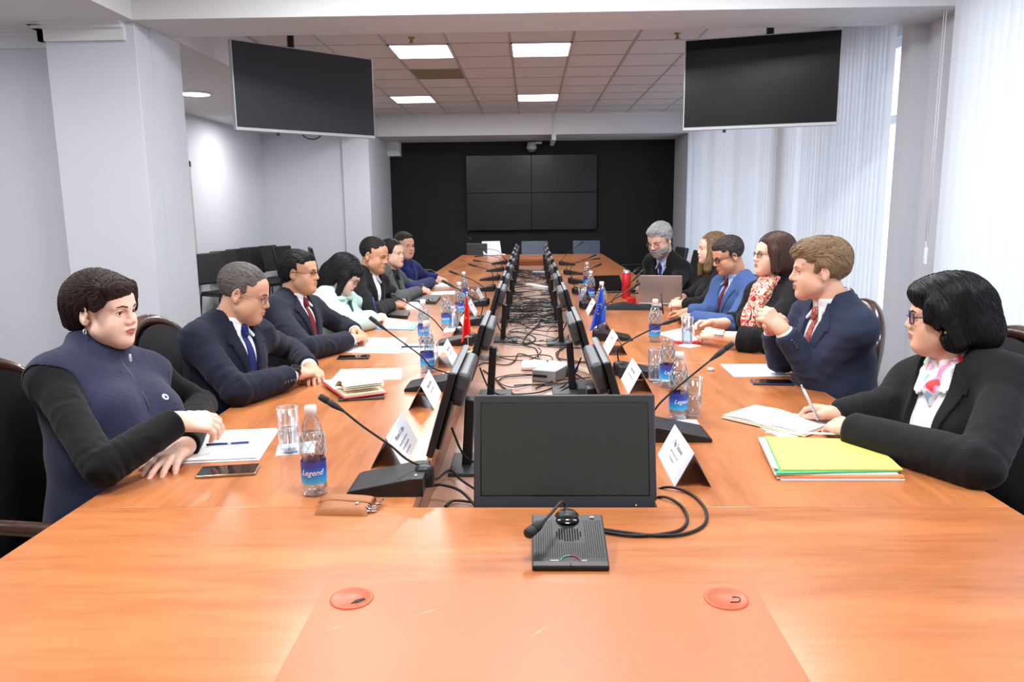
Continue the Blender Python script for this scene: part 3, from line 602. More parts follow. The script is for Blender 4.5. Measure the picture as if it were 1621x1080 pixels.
# ---------------------------------------------------------------- tent cards
acr=thinglass('acrylic',(236,238,242),.8,.25,.05,base=.1)
def card(cx,cy,rz,txt,lab,s=1,small=None,L=.26):
    t=thing('name_card',lab,'name card',(cx,cy,ZT),rz); h,wd=.088*s,.046*s     # ridge along local Y, print side looks to local +X
    P=[Vector((wd,-L/2,0)),Vector((wd,L/2,0)),Vector((0,L/2,h)),Vector((0,-L/2,h))]
    MB().poly([p+Vector((.0005,0,0)) for p in P],d=(-.0012,0,-.0005)).build('printed_side',mat('card_paper',(222,226,236),.6),t)
    MB().poly([Vector((-wd,-L/2,0)),Vector((-wd,L/2,0)),Vector((0,L/2,h)),Vector((0,-L/2,h))],d=(.001,0,-.0005)).build('back_side',mat('card_back',(196,192,196),.35,spec=.5),t)
    nrm=Vector((h,0,wd)).normalized(); ux=Vector((0,1,0)); uz=nrm.cross(ux); M=Matrix(((ux.x,uz.x,nrm.x,0),(ux.y,uz.y,nrm.y,0),(ux.z,uz.z,nrm.z,0),(0,0,0,1)))
    def put(s_,sz,v,m):
        pos=Vector((wd*(1-v),0,h*v))+nrm*.0012; text_mesh('lettering',s_,sz*s,Matrix.Translation(pos)@M,m,t,.0001)
    inkd=mat('card_ink',(96,100,120),.8); put(txt,.019,.70,inkd)
    if small:
        for k,q in enumerate(small): put(q,.0085,.48-.15*k,ink)
    return t
card(-.395,2.10,.0,'Mirzaev U. Alym','white tent card with black print beside the nearest left microphone',small=['Senior specialist of the department','for international cooperation','and external relations'])
card(-.392,2.72,.02,'Alimov Ruslan','white tent card between the second left microphone and the nearest left monitor',small=['Deputy head of department'])
card(-.40,3.45,.02,'Saidov Timur','white tent card in front of the small red flag on the left',small=['Head of department'])
card(-.40,4.32,0,'Askarova D.','pale tent card directly behind the small red flag',small=['Adviser'])
card(-.42,5.1,0,'Karimov B.','pale tent card half hidden by the fifth left microphone')
card(-.42,5.9,0,'Osmonov K.','pale tent card farthest along the left side')
def card_r(cy,txt,lab,small=None,cx=.403,rz=PI): return card(cx,cy,rz,txt,lab,1,small)
card_r(1.96,'Olga Tarasova','white tent card at the right corner of the front monitor, nearest on that side',['Head of cooperation section','of the delegation'])
card_r(2.94,'Marek Hoffer','white tent card behind the right edge of the front monitor',['Deputy head of delegation to the country'],.412)
card_r(3.72,'Irene Velas','white tent card just in front of the small blue flag',['Head of unit'],.412)
card_r(4.45,'Luis Prado','pale tent card hidden behind the small blue flag',['Adviser'],.41)
card_r(5.1,'Anna Kim','pale tent card in front of the far pair of bottles',None,.42)
card_r(5.9,'Paul Weber','pale tent card behind the far pair of bottles',None,.42)
# ---------------------------------------------------------------- small flags
def flag(px,py,H,lab,colm,sx,wd=.055):
    t=thing('table_flag',lab,'flag',T(px,py)); MB().lathe([(0,.008),(.02,.008),(.034,.003),(.036,0),(0,0)],n=24).build('stand',chrome,t)
    MB().cyl((0,0,.006),(0,0,H),.0022,n=8).ell((0,0,H),(.004,.004,.006),n=8).build('pole',chrome,t)
    def fn(u,v):    # u along the width, v down
        w=wd*(0.16+.84*v)*sx; x=-w*u; y=-.01-.018*math.sin(u*9)*v; return (x+(.03*sx*(1-u))*v*.5,y,H-.012-v*(.23-.055*(1-u)))
    f=MB().grid(fn,16,18).build('flag_cloth',colm,t); q=f.modifiers.new('s','SOLIDIFY'); q.thickness=.0012
    return t,fn,f
t,fn,f=flag(741,556,.29,'small red table flag on a chrome stand behind the second left name card',mat('flag_red',(224,36,32),.6),1,.038); t.rotation_euler.z=.3
MB().ell(fn(.5,.55),(.007,.003,.007)).build('sun_emblem',mat('flag_yellow',(240,210,60),.6),f)
t,fn,f=flag(953,534,.28,'small blue table flag with stars on a chrome stand on the right',mat('flag_blue',(36,84,214),.55),1.25)
stc=MB()
for k in range(12):
    a=k*PI/6; p=Vector(fn(.5+.22*math.cos(a),.55+.14*math.sin(a)))+Vector((0,-.004,0)); stc.poly([p+Vector((.004*(1 if j%2==0 else .42)*math.sin(j*PI/5),0,.004*(1 if j%2==0 else .42)*math.cos(j*PI/5))) for j in range(10)],d=(0,.001,0))
stc.build('star_circle',mat('flag_yellow',(240,210,60),.6),f)
# ---------------------------------------------------------------- books, papers, phones, pouch
def notebook(loc,rz,w,h,lab,cov,pagem=cream,th=.012,fan=0,up=0):
    """open notebook lying flat: two page blocks over a cover, spine along local Y"""
    t=thing('open_notebook',lab,'notebook',loc,rz)
    MB().box((0,0,.0015),(w*1.02,h*1.02,.003),None,.001,1).build('cover',cov,t)
    for s in (-1,1):
        o=MB().grid(lambda u,v:(s*(.001+u*(w/2-.003)),-h/2+.004+v*(h-.008),.0035+th*(.25+.75*math.sin(min(1,u*2.2)*PI/2))*(1-.35*u)),14,2); q=o.build('page_block',pagem,t)
        e=MB(); e.box((s*w/4,0,.003+th*.3),(w/2-.008,h-.01,th*.6),None,.001,1).build('page_edge',pagem,t)
    for k in range(fan):
        MB().grid(lambda u,v:(up*(.01+u*(w/2-.02)),-h/2+.006+v*(h-.012),.006+th+(.012+.012*k)*math.sin(u*PI*.8)+.004*u),10,1).build('loose_page',pagem,t)
    return t
nb=notebook(T(368,708)+Vector((-.01,.01,0)),math.radians(98),.30,.225,'open white notebook with a pen, before the woman in the vest',paper,paper,.008)
pen=thing('ballpoint_pen','dark blue pen lying across the open notebook on the left','pen',T(366,702,.764),math.radians(98)-PI/2+.06)
MB().cyl((-.07,0,.0),(.05,0,0),.004,n=10).build('barrel',mat('pen_blue',(40,58,110),.3),pen); MB().cyl((.05,0,0),(.066,0,0),.004,.0012,n=10).cyl((-.01,0,0),(0,0,0),.0044,n=10).build('tip',silver,pen); MB().box((-.045,0,.0045),(.035,.003,.0015)).build('clip',silver,pen)
def phone(loc,rz,lab,edge,w=.074,h=.15,cam_up=False,z=0):
    t=thing('smartphone',lab,'phone',Vector(loc)+Vector((0,0,z)),rz); MB().box((0,0,.0042),(w,h,.0078),None,.0035,3).build('body',edge,t)
    MB().box((0,0,.0082),(w-.005,h-.006,.0008)).build('screen',mat('phone_screen',(10,11,14),.07,spec=.7),t)
    if cam_up: MB().box((-.018,.05,.0090),(.03,.034,.002),None,.003).cyl((-.024,.057,.0095),(-.024,.057,.011),.006,n=12).cyl((-.012,.044,.0095),(-.012,.044,.011),.006,n=12).build('camera_block',blackg,t)
    return t
phone(T(362,748),math.radians(-80),'smartphone with a gold edge lying in front of the open white notebook',mat('gold_edge',(190,160,120),.25,metal=.9),.078,.155)
nbr=notebook((-.698,2.885,ZT+.0095),math.radians(-60),.31,.165,'open notebook with a red cover lying on a dark phone',mat('red_cover',(186,32,48),.45),cream,.012,3,1)
phone((-.64,2.765,ZT),math.radians(-78),'dark olive phone lying under the red notebook',mat('olive_case',(60,62,54),.4),.08,.17)
sheet([(523,603),(635,601),(637,583),(540,585)],'blank printed sheet lying behind the red notebook')
lines(bpy.data.objects['paper_sheet'],[T(x,y,.7517) for x,y in ((523,603),(635,601),(637,583),(540,585))],[.3,.45,.6,.75])
phone(T(560,567),math.radians(-86),'black phone lying face down by the hands of the red-tied man',blackp,cam_up=True)
s1=sheet([(530,558),(630,560),(645,535),(575,535)],'large white sheet in front of the man with the red tie','paper_sheet.b'); s1.name='paper_sheet.001'
lines(s1,[T(x,y,.7517) for x,y in ((530,558),(630,560),(645,535),(575,535))],[.2,.35,.5,.65,.8])
o=sheet([(628,559),(705,558),(710,545),(650,545)],'white sheet with a dark pen on it behind the second left microphone'); 
pen=thing('ballpoint_pen','dark pen lying on the sheet beside the bottles on the left','pen',T(660,549,.757),.02); MB().cyl((-.08,0,0),(.06,0,0),.0045,n=10).build('barrel',mat('pen_blue'),pen); MB().cyl((.06,0,0),(.075,0,0),.0045,.001,n=10).build('tip',silver,pen)
tag(MB().poly([T(x,y,.7507) for x,y in ((586,521),(655,523),(664,512),(600,506))],d=(0,0,.004)).build('document_folder',mat('folder_blue',(120,176,226),.5)),'light blue folder under the white papers of the woman in mint','folder')
for k,c in enumerate((((590,518),(640,521),(655,513),(603,505)),((600,517),(652,515),(648,508),(610,503)))): tag(MB().poly([T(x,y,.755+.0015*k) for x,y in c],d=(0,0,.0012)).build('paper_sheet',paper),['lower white sheet on the light blue folder','upper white sheet on the light blue folder by the hands of the woman in mint'][k],'paper')
tag(MB().poly([T(x,y,.7505) for x,y in ((607,503),(645,505),(649,496),(612,494))],d=(0,0,.02)).build('leather_case',leatherb),'black leather case lying before the woman in mint','case')
tag(MB().poly([T(x,y,.7505) for x,y in ((620,492),(668,489),(660,478),(622,482))],d=(0,0,.012)).build('closed_notebook',paper),'white notebook lying before the man in the black suit','notebook')
t=thing('computer_mouse','dark computer mouse on the left side behind the white notebook','mouse',T(681,480),.4); MB().ell((0,0,.014),(.03,.055,.018)).build('shell',blackg,t)
tag(MB().poly([T(x,y,.7505) for x,y in ((650,480),(690,482),(698,472),(655,470))],d=(0,0,.022)).build('keyboard_tray',darkgrey),'grey slab-like device beside the computer mouse on the left','device')
tag(MB().poly([T(x,y,.7505) for x,y in ((663,468),(722,466),(720,461),(672,463))],d=(0,0,.003)).build('paper_sheet',paper),'white sheet with a turquoise edge before the woman in the grey jacket','paper')
tag(MB().poly([T(x,y,.7505) for x,y in ((680,456),(712,455),(700,447),(678,449))],d=(0,0,.016)).build('closed_notebook',paper),'white notebook lying before the man in the blue uniform','notebook')
# right side
phone(T(1222,607),math.radians(84),'dark blue phone lying in front of the elbow of the fair-haired man',mat('navy_case',(44,60,92),.35),.078,.158)
o=sheet([(1140,577),(1162,597),(1252,596),(1235,577)],'blank white sheet lying under the forearm of the fair-haired man'); 
stk=thing('document_stack','stack of papers in yellow, green and orange folders at the right','folder stack',(0,0,0))
z=ZT+.0006
def layer(c,m,th,nm,dx=0,dy=0):
    global z
    P=[T(x,y,.75) for x,y in c]; q=MB().poly([Vector((p.x+dx,p.y+dy,z)) for p in P],d=(0,0,th)); z+=th+.0006; return q.build(nm,m,stk)
CF=((1236,762),(1433,762),(1386,707),(1208,702)); wf=mat('folder_white',(232,232,236),.5)
layer(CF,wf,.003,'white_folder'); layer(CF,wf,.002,'white_folder',-.008,.006); layer(CF,mat('folder_orange',(240,140,70),.5),.0035,'orange_folder',0,.004)
layer(CF,wf,.004,'white_folder',-.012,.012); layer(((1230,762),(1430,758),(1386,707),(1208,702)),mat('folder_green',(70,180,130),.5),.004,'green_folder',0,.006)
layer(((1236,757),(1428,757),(1376,709),(1212,703)),mat('folder_yellow',(238,222,110),.5),.004,'yellow_folder'); 
for k in range(3): layer(((1214,712),(1236,757),(1240,757),(1218,706)),paper,.0008,'paper_edge',-.014-.004*k,0)
layer(((1212,702),(1216,700),(1350,703),(1345,706)),paper,.0008,'paper_edge',0,.012)
notebook((.80,2.42,ZT+.0025),math.radians(-48),.29,.2,'open cream notebook under the writing hands of the woman in the black jacket',mat('cover_cream',(206,196,160),.5),paper,.012)
sheet([(1178,665),(1243,697),(1270,690),(1240,655)],'white sheet sticking out from under the open cream notebook')
# key pouch
t=thing('key_pouch','brown leather key pouch with a snap button lying near the left bottle','pouch',T(547,806),math.radians(-3))
lth=mat('tan_leather',(150,92,48),.55,bump=(160,.3),noise=(20,.08))
def pill(w,d,h,z0,nn=18):
    return lambda u,v:( (u-.5)*w, (v-.5)*d, z0+h*(max(0,1-abs(2*u-1)**9)**.5)*(max(0,1-abs(2*v-1)**7)**.5)*(1-.25*abs(2*v-1)))
MB().grid(pill(.125,.082,.020,.0005),20,14).b2((-.058,-.036,0),(.058,.036,.004)).build('body',lth,t)
MB().grid(lambda u,v:((u-.5)*.128,-.002+v*.045+.003*math.sin(u*6),.0215+.004*math.sin(v*PI)-.012*(max(0,v-.75)*4)**2-.006*abs(2*u-1)**5),20,8).build('flap',lth,t).modifiers.new('s','SOLIDIFY').thickness=.0022
MB().lathe([(0,.003),(.004,.003),(.005,0)],(.032,-.012,.0195),16).build('snap_button',chrome,t)
ky=MB()
for k in range(5): ky.box((.066+.004*k,-.022+.012*k,.006+.002*k),(.03,.006,.002),(0,.2,.5+.3*k),.0008,1).tube([(.055+.008*math.cos(a),-.02+.012*k,.008+.008*math.sin(a)) for a in (0,1,2,3,4,5,6.28)],.0011,5,2)
ky.build('keys',chrome,t)
# red flask, dark cloth case, tablet, laptop
t=thing('red_flask','red metal flask with a steel lid standing on the right side','flask',T(991,472)); MB().lathe([(0,0),(.032,0),(.034,.004),(.034,.195),(.030,.20)],n=28).build('body',mat('flask_red',(196,28,34),.3,metal=.2),t); MB().lathe([(.030,.20),(.027,.205),(.027,.218),(.02,.222),(0,.222)],n=24).build('lid',chrome,t)
t=thing('red_box','small red box lying at the foot of the red flask','box',T(999,480)); MB().box((0,0,.022),(.06,.05,.042),None,.005).build('body',mat('flask_red'),t)
t=thing('soft_case','soft black case slumped on the table before the laptop','case',T(1000,489),-.1)
MB().grid(lambda u,v:((u-.5)*.42,(v-.5)*.16,.002+.05*math.sin(PI*min(1,v*1.02))**.6*max(0,math.sin(PI*u))**.4*(1-.45*u)+.008*math.sin(u*14+v*5)*math.sin(PI*u)*math.sin(PI*v)),30,14).b2((-.19,-.07,.0),(.19,.07,.004)).build('fabric',mat('black_fabric',(22,22,25),.85,bump=(90,.5)),t)
MB().box((.17,-.03,.03),(.07,.02,.012),None,.003).build('clasp',silver,t)
t=thing('tablet_stand','dark tablet leaning open on the table left of the red flask','tablet',T(962,462),.15); MB().box((0,.05,.07),(.27,.012,.19),(math.radians(-55),0,0),.004).build('screen',blackg,t); MB().box((0,-.03,.006),(.26,.16,.008),None,.003).build('keyboard_cover',darkgrey,t)
t=thing('tablet_computer','thin black tablet lying under the hand of the white-bearded man','tablet',T(1010,463),.1); MB().box((0,0,.006),(.30,.2,.009),None,.004).build('body',blackg,t)
lap=thing('silver_laptop','open silver laptop seen from behind, in front of the blonde woman','laptop',(.955,5.60,ZT),math.radians(166))
MB().box((0,-.0,.009),(.31,.22,.014),None,.005).build('keyboard_deck',mat('space_grey',(160,148,144),.35,metal=.5),lap)
scr=MB().box((0,.125,.115),(.31,.008,.215),(math.radians(-14),0,0),.003).build('screen_lid',mat('space_grey'),lap)
ap=MB(); ap.ell((0,.1305,.125),(.013,.001,.014),(math.radians(-14),0,0),16).ell((.004,.135,.145),(.003,.001,.006),(math.radians(-14),0,-.5),8); ap.build('logo',blackg,scr)
t=thing('white_laptop','small white laptop standing open near the far left end of the table','laptop',T(783,404),.4); MB().box((0,0,.01),(.30,.2,.015),None,.004).build('keyboard_deck',whitep,t); MB().box((.0,.13,.11),(.30,.01,.21),(math.radians(-20),0,0),.003).build('screen_lid',whitep,t)
t=thing('equipment_box','black equipment box with an antenna at the far left end of the table','device',T(755,404)); MB().box((0,.1,.09),(.32,.2,.18),None,.008).build('case',darkgrey,t); MB().cyl((-.06,.1,.18),(-.12,.1,.27),.008,n=8).build('antenna',blackp,t)
# ---------------------------------------------------------------- chairs
def boardroom_chair():
    t=thing('boardroom_chair','x','chair')            # sitter looks to local +Y
    MB().grid(lambda u,v:(-.26+.52*u,-.24+.48*v,.40+.035*(max(0,1-abs(2*u-1)**4)*max(0,1-abs(2*v-1)**4))**.5),16,16).b2((-.26,-.24,.34),(.26,.24,.40)).build('seat',leatherb,t)
    def out(a,off=0): # arched outline
        pts=[]
        for k in range(25):
            s=k/24
            if s<.25: pts.append((-.25-off,.0,.42+.42*s/.25))
            elif s>.75: pts.append((.25+off,0,.42+.42*(1-s)/.25))
            else:
                an=PI-(s-.25)/.5*PI; pts.append(((.25+off)*math.cos(an),0,.84+(.19+off)*math.sin(an)))
        return pts
    def lean(p): x,y,z=p; return Vector((x,-.24-(z-.46)*.16+y-.04*(1-(x/.27)**2),z))
    def ins(u,v):
        x=(-.235+.47*u); top=.84+.175*math.sqrt(max(0,1-(x/.245)**2)); z=.43+(top-.43)*v; return lean((x,.035+.02*(math.sin(PI*v)*math.sin(PI*u)),z))
    def insb(u,v):
        x=(-.235+.47*u); top=.84+.175*math.sqrt(max(0,1-(x/.245)**2)); z=.43+(top-.43)*v; return lean((x,-.025,z))
    MB().grid(ins,16,16).grid(insb,16,16).build('back_pad',leatherb,t)
    MB().tube([lean(p) for p in out(0)],.026,10,2).build('back_frame',woodd,t)
    for s in (-1,1):
        MB().tube([(s*.27,-.25,.68),(s*.30,-.1,.69),(s*.31,.08,.68),(s*.305,.17,.655),(s*.30,.19,.60),(s*.285,.16,.44)],[.02]*40,8,4).build('armrest',woodd,t)
        MB().cyl((s*.24,.21,.40),(s*.24,.22,0),.028,.018).build('leg',woodd,t); MB().cyl((s*.24,-.22,.40),(s*.25,-.30,0),.028,.018).build('leg',woodd,t)
    return t
def meeting_chair(m1=leatherb,mf=None,ht=.98,arms=True):
    t=thing('meeting_chair','x','chair'); mf=mf or mat('chair_frame',(60,62,66),.35,metal=.6)
    MB().box((0,0,.415),(.46,.46,.06),None,.025,3).build('seat',m1,t)
    h=ht-.52; MB().box((0,-.25-.06,.52+h/2),(.45,.04,h),(math.radians(12),0,0),.018,3).build('backrest',m1,t)
    for s in (-1,1):
        if not arms: MB().tube([(s*.235,.2,.015),(s*.235,.2,.40),(s*.235,-.2,.41),(s*.235,-.26,.015)],.012,8,0).build('side_frame',mf,t); continue
        MB().tube([(s*.245,.2,.015),(s*.245,.22,.4),(s*.245,.18,.66),(s*.245,-.2,.665),(s*.235,-.27,.6)],.012,8,3).tube([(s*.245,.2,.015),(s*.245,-.25,.015)],.012,8,0).build('side_frame',mf,t)
        MB().box((s*.245,0,.68),(.05,.3,.025),None,.01).build('armrest',blackp,t)
    MB().tube([(-.245,-.25,.015),(.245,-.25,.015)],.012,8,0).build('floor_bar',mf,t)
    return t
BC=boardroom_chair(); bu=False
def bchair(x,y,rz,lab):
    global bu
    o=BC if not bu else copy_tree(BC); bu=True; o.location=(x,y,0); o.rotation_euler=(0,0,rz); o['label']=lab; o['group']='boardroom chairs with carved wooden frames'
def face(x): return -PI/2 if x<0 else PI/2
MC=meeting_chair(); mu=False
def mchair(x,y,rz,lab,grp='black leather meeting chairs'):
    global mu
    o=MC if not mu else copy_tree(MC); mu=True; o.location=(x,y,0); o.rotation_euler=(0,0,rz); o['label']=lab; o['group']=grp
    return o
WC=meeting_chair(ht=.93,arms=False)
for k,(y,x) in enumerate(((9.75,-3.95),(10.35,-3.95),(10.9,-3.95),(11.4,-3.93),(11.95,-3.85))):
    o=WC if k==0 else copy_tree(WC); o.location=(x,y,0); o.rotation_euler=(0,0,-PI/2-.38+.04*(k-2)); o['label']=['black chair against the left wall, nearest the door','black chair against the left wall, second from the door','black chair against the left wall, third from the door','black chair against the left wall, fourth from the door','black chair against the left wall, farthest from the door'][k]; o['group']='row of black chairs along the left wall'
for x,y,rz,lab in ((-3.55,11.7,-1.9,'black chair standing askew at the back wall, behind the man with the red tie'),(-2.95,11.4,-1.2,'black chair with a tilted back behind the woman in mint')):
    o=copy_tree(WC); o.location=(x,y,0); o.rotation_euler=(0,0,rz); o['label']=lab
FC=meeting_chair(mat('slate_leather',(70,82,98),.32),ht=.93)
for k,(x,lab) in enumerate(((.06,'blue-grey chair at the far table end, straight behind the monitor rows'),(.92,'blue-grey chair at the far table end, nearer the window side'))):
    o=FC if k==0 else copy_tree(FC); o.location=(x,12.45,0); o.rotation_euler=(0,0,PI); o['label']=lab; o['group']='blue-grey chairs at the far table end'
for x,y,rz,lab in ((1.45,10.2,PI/2+.3,'empty black chair at the far right corner of the table'),(1.48,9.3,PI/2+.1,'empty black chair on the right side beside the white-bearded man'),(1.5,8.5,PI/2,'black chair partly hidden by the white-bearded man'),(-1.45,9.6,-PI/2-.1,'empty black chair on the left side beyond the man in uniform')):
    mchair(x,y,rz,lab)
# ---------------------------------------------------------------- distance-field modelling for people
f32=np.float32
def smin(a,b,k):
    h=np.maximum(k-np.abs(a-b),0)/k; return np.minimum(a,b)-h*h*k*.25
def V3(p): return np.array(p,dtype=f32)
def frame(yaw,pitch=0,roll=0):
    """columns: right, forward, up. yaw: plan angle of forward from +X; pitch > 0 looks down; roll > 0 tips to the figure's right"""
    y=math.radians(yaw)-PI/2; M=Matrix.Rotation(y,3,'Z')@Matrix.Rotation(-math.radians(pitch),3,'X')@Matrix.Rotation(math.radians(roll),3,'Y')
    return np.array(M,dtype=f32)
class Cap:
    def __init__(s,a,b,ra,rb=None): s.a=V3(a);s.b=V3(b);s.ra=ra;s.rb=ra if rb is None else rb; r=max(s.ra,s.rb); s.lo=np.minimum(s.a,s.b)-r; s.hi=np.maximum(s.a,s.b)+r
    def __call__(s,P):
        ab=s.b-s.a; t=np.clip(((P-s.a)@ab)/max(float(ab@ab),1e-9),0,1); q=P-s.a-t[...,None]*ab
        return np.sqrt((q*q).sum(-1))-(s.ra+(s.rb-s.ra)*t)
class Cyl:      # tapered, flat ends
    def __init__(s,a,b,ra,rb=None,rd=.003): s.a=V3(a);s.b=V3(b);s.ra=ra;s.rb=ra if rb is None else rb;s.rd=rd; r=max(s.ra,s.rb); s.lo=np.minimum(s.a,s.b)-r; s.hi=np.maximum(s.a,s.b)+r
    def __call__(s,P):
        ab=s.b-s.a; L=float(np.linalg.norm(ab)); u=ab/L; q=P-s.a; ax=q@u; t=np.clip(ax/L,0,1); rad=np.sqrt(np.maximum((q*q).sum(-1)-ax*ax,1e-12))-(s.ra+(s.rb-s.ra)*t)+s.rd
        e=np.maximum(-ax,ax-L)+s.rd; return np.minimum(np.maximum(rad,e),0)+np.sqrt(np.maximum(rad,0)**2+np.maximum(e,0)**2)-s.rd
class Ell:
    def __init__(s,c,r,R=None): s.c=V3(c);s.r=V3(r);s.R=np.eye(3,dtype=f32) if R is None else np.asarray(R,f32); m=float(max(r)); e=np.abs(s.R)@s.r; s.lo=s.c-e; s.hi=s.c+e
    def __call__(s,P):
        q=(P-s.c)@s.R; k0=np.sqrt(((q/s.r)**2).sum(-1)); k1=np.sqrt(((q/(s.r*s.r))**2).sum(-1)); return np.where(k1<1e-6,-s.r.min(),k0*(k0-1)/np.maximum(k1,1e-6))
class Box:
    def __init__(s,c,h,R=None,rd=.005): s.c=V3(c);s.h=V3(h);s.R=np.eye(3,dtype=f32) if R is None else np.asarray(R,f32);s.rd=rd; e=np.abs(s.R)@s.h; s.lo=s.c-e; s.hi=s.c+e
    def __call__(s,P):
        q=np.abs((P-s.c)@s.R)-s.h+s.rd; return np.sqrt((np.maximum(q,0)**2).sum(-1))+np.minimum(q.max(-1),0)-s.rd
class Half:     # inside where n.(p-c) < 0
    def __init__(s,c,n): s.c=V3(c);s.n=V3(n)/np.linalg.norm(n)
    def __call__(s,P): return (P-s.c)@s.n
class Prism:    # polygon in the (x,z) of a frame, reaching y0..y1 of it
    def __init__(s,o,R,poly,y0=0,y1=1): s.o=V3(o);s.R=R;s.p=[np.array(q,dtype=f32) for q in poly];s.y0=y0;s.y1=y1
    def __call__(s,P):
        q=(P-s.o)@s.R; x=q[...,0];z=q[...,2]; n=len(s.p); d=np.full(x.shape,1e9,f32); sg=np.ones(x.shape,f32)
        for i in range(n):
            a=s.p[i];b=s.p[i-1]; ex,ez=b-a; wx=x-a[0];wz=z-a[1]; t=np.clip((wx*ex+wz*ez)/(ex*ex+ez*ez),0,1); d=np.minimum(d,(wx-ex*t)**2+(wz-ez*t)**2)
            c1=z>=a[1];c2=z<b[1];c3=ex*wz>ez*wx; fl=(c1&c2&c3)|(~c1&~c2&~c3); sg=np.where(fl,-sg,sg)
        return np.maximum(sg*np.sqrt(d),np.maximum(s.y0-q[...,1],q[...,1]-s.y1))
class Grp:      # union of shapes, used for cuts
    def __init__(s,*L): s.L=L
    def __call__(s,P):
        d=s.L[0](P)
        for q in s.L[1:]: d=np.minimum(d,q(P))
        return d
class Off:
    def __init__(s,p,o): s.p=p;s.o=o
    def __call__(s,P): return s.p(P)-s.o
class And:
    def __init__(s,*L): s.L=L
    def __call__(s,P):
        d=s.L[0](P)
        for q in s.L[1:]: d=np.maximum(d,q(P))
        return d
def fieldval(adds,post,off,P,lo=None,hi=None):
    """adds: (prim,k[,sub]); P (nb,m,3) with block boxes lo,hi"""
    d=np.full(P.shape[:-1],.5,f32)
    for it in adds:
        pr,k=it[0],it[1]; sub=len(it)>2
        if lo is not None and hasattr(pr,'lo'):
            pad=k+off+.03; m=np.all((pr.lo-pad<hi)&(pr.hi+pad>lo),axis=1)
            if not m.any(): continue
            if sub: d[m]=-smin(-d[m],pr(P[m]),k)
            else: d[m]=smin(d[m],pr(P[m]),k)
        else: d=-smin(-d,pr(P),k) if sub else smin(d,pr(P),k)
    d=d-off
    for op,pr,k in post:
        if op=='sub': d=-smin(-d,pr(P),k)
        elif op=='and': d=-smin(-d,-pr(P),k)
        else: d=smin(d,pr(P),k)
    return d
def mesh_field(adds,h,post=(),off=0.,n=10,disp=None,smooth=1):
    L=[a[0] for a in adds if len(a)<3 and hasattr(a[0],'lo')]+[p[1] for p in post if p[0]=='add']; lo=np.min([p.lo for p in L],0)-off-.02; hi=np.max([p.hi for p in L],0)+off+.02
    B=n*h; nb=np.ceil((hi-lo)/B).astype(int); I=np.stack(np.meshgrid(*[np.arange(q) for q in nb],indexing='ij'),-1).reshape(-1,3)
    c=(lo+(I+.5)*B).astype(f32)[:,None,:]; e=np.zeros((len(I),3),f32)+B/2; dc=fieldval(adds,post,off,c,c[:,0]-e,c[:,0]+e)[:,0]
    I=I[np.abs(dc)<B*1.35+.012]; g=np.arange(n+1); G=np.stack(np.meshgrid(g,g,g,indexing='ij'),-1).reshape(-1,3)
    N=(nb*n+2).astype(np.int64); verts=[];keys=[];ek=[]
    for s in range(0,len(I),400):
        J=I[s:s+400]; K=J[:,None,:]*n+G[None]; P=(lo+K*h).astype(f32); d=fieldval(adds,post,off,P,P[:,0],P[:,-1]).reshape(-1,n+1,n+1,n+1); K=K.reshape(-1,n+1,n+1,n+1,3)
        ins=d<0; cnt=np.zeros(d[:,:-1,:-1,:-1].shape,int)
        for a in (0,1):
            for b in (0,1):
                for q in (0,1): cnt+=ins[:,a:n+a,b:n+b,q:n+q]
        act=(cnt>0)&(cnt<8); w=np.argwhere(act)
        if not len(w): continue
        bi,i,j,k=w.T; cor={}; 
        for a in (0,1):
            for b in (0,1):
                for q in (0,1): cor[a,b,q]=d[bi,i+a,j+b,k+q]
        acc=np.zeros((len(w),3)); num=np.zeros(len(w))
        for (A,Bc) in [((0,0,0),(1,0,0)),((0,1,0),(1,1,0)),((0,0,1),(1,0,1)),((0,1,1),(1,1,1)),((0,0,0),(0,1,0)),((1,0,0),(1,1,0)),((0,0,1),(0,1,1)),((1,0,1),(1,1,1)),((0,0,0),(0,0,1)),((1,0,0),(1,0,1)),((0,1,0),(0,1,1)),((1,1,0),(1,1,1))]:
            u=cor[A];v=cor[Bc]; x=(u<0)!=(v<0); t=np.where(x,u/np.where(x,u-v,1),0)
            p=np.array(A)[None]+t[:,None]*(np.array(Bc)-np.array(A))[None]; acc+=p*x[:,None]; num+=x
        base=K[bi,i,j,k]; verts.append(lo+(base+acc/num[:,None])*h); keys.append(base)
        for ax in range(3):
            v2=cor[tuple(1 if q==ax else 0 for q in range(3))]; x=(cor[0,0,0]<0)!=(v2<0)
            ek.append(np.concatenate([base[x],np.full((x.sum(),1),ax),(cor[0,0,0][x]<0)[:,None].astype(int)],1))
    verts=np.concatenate(verts);keys=np.concatenate(keys).astype(np.int64); ek=np.unique(np.concatenate(ek).astype(np.int64),axis=0)
    kid=(keys[:,0]*N[1]+keys[:,1])*N[2]+keys[:,2]; o=np.argsort(kid); kid=kid[o];verts=verts[o]; kid,ui=np.unique(kid,return_index=True); verts=verts[ui]
    faces=[]
    for ax in range(3):
        E=ek[ek[:,3]==ax]; b1,b2=[(1,2),(2,0),(0,1)][ax]; q=[]
        for s1,s2 in ((0,0),(1,0),(1,1),(0,1)):
            t=E[:,:3].copy(); t[:,b1]-=s1; t[:,b2]-=s2; id_=(t[:,0]*N[1]+t[:,1])*N[2]+t[:,2]; ix=np.searchsorted(kid,id_); ix=np.minimum(ix,len(kid)-1); q.append(np.where((kid[ix]==id_)&(t.min(1)>=0),ix,-1))
        q=np.stack(q,1); ok=q.min(1)>=0; fl=E[:,4]==1; q=np.where(fl[:,None],q[:,::-1],q)[ok]; faces.append(q)
    F=np.concatenate(faces)
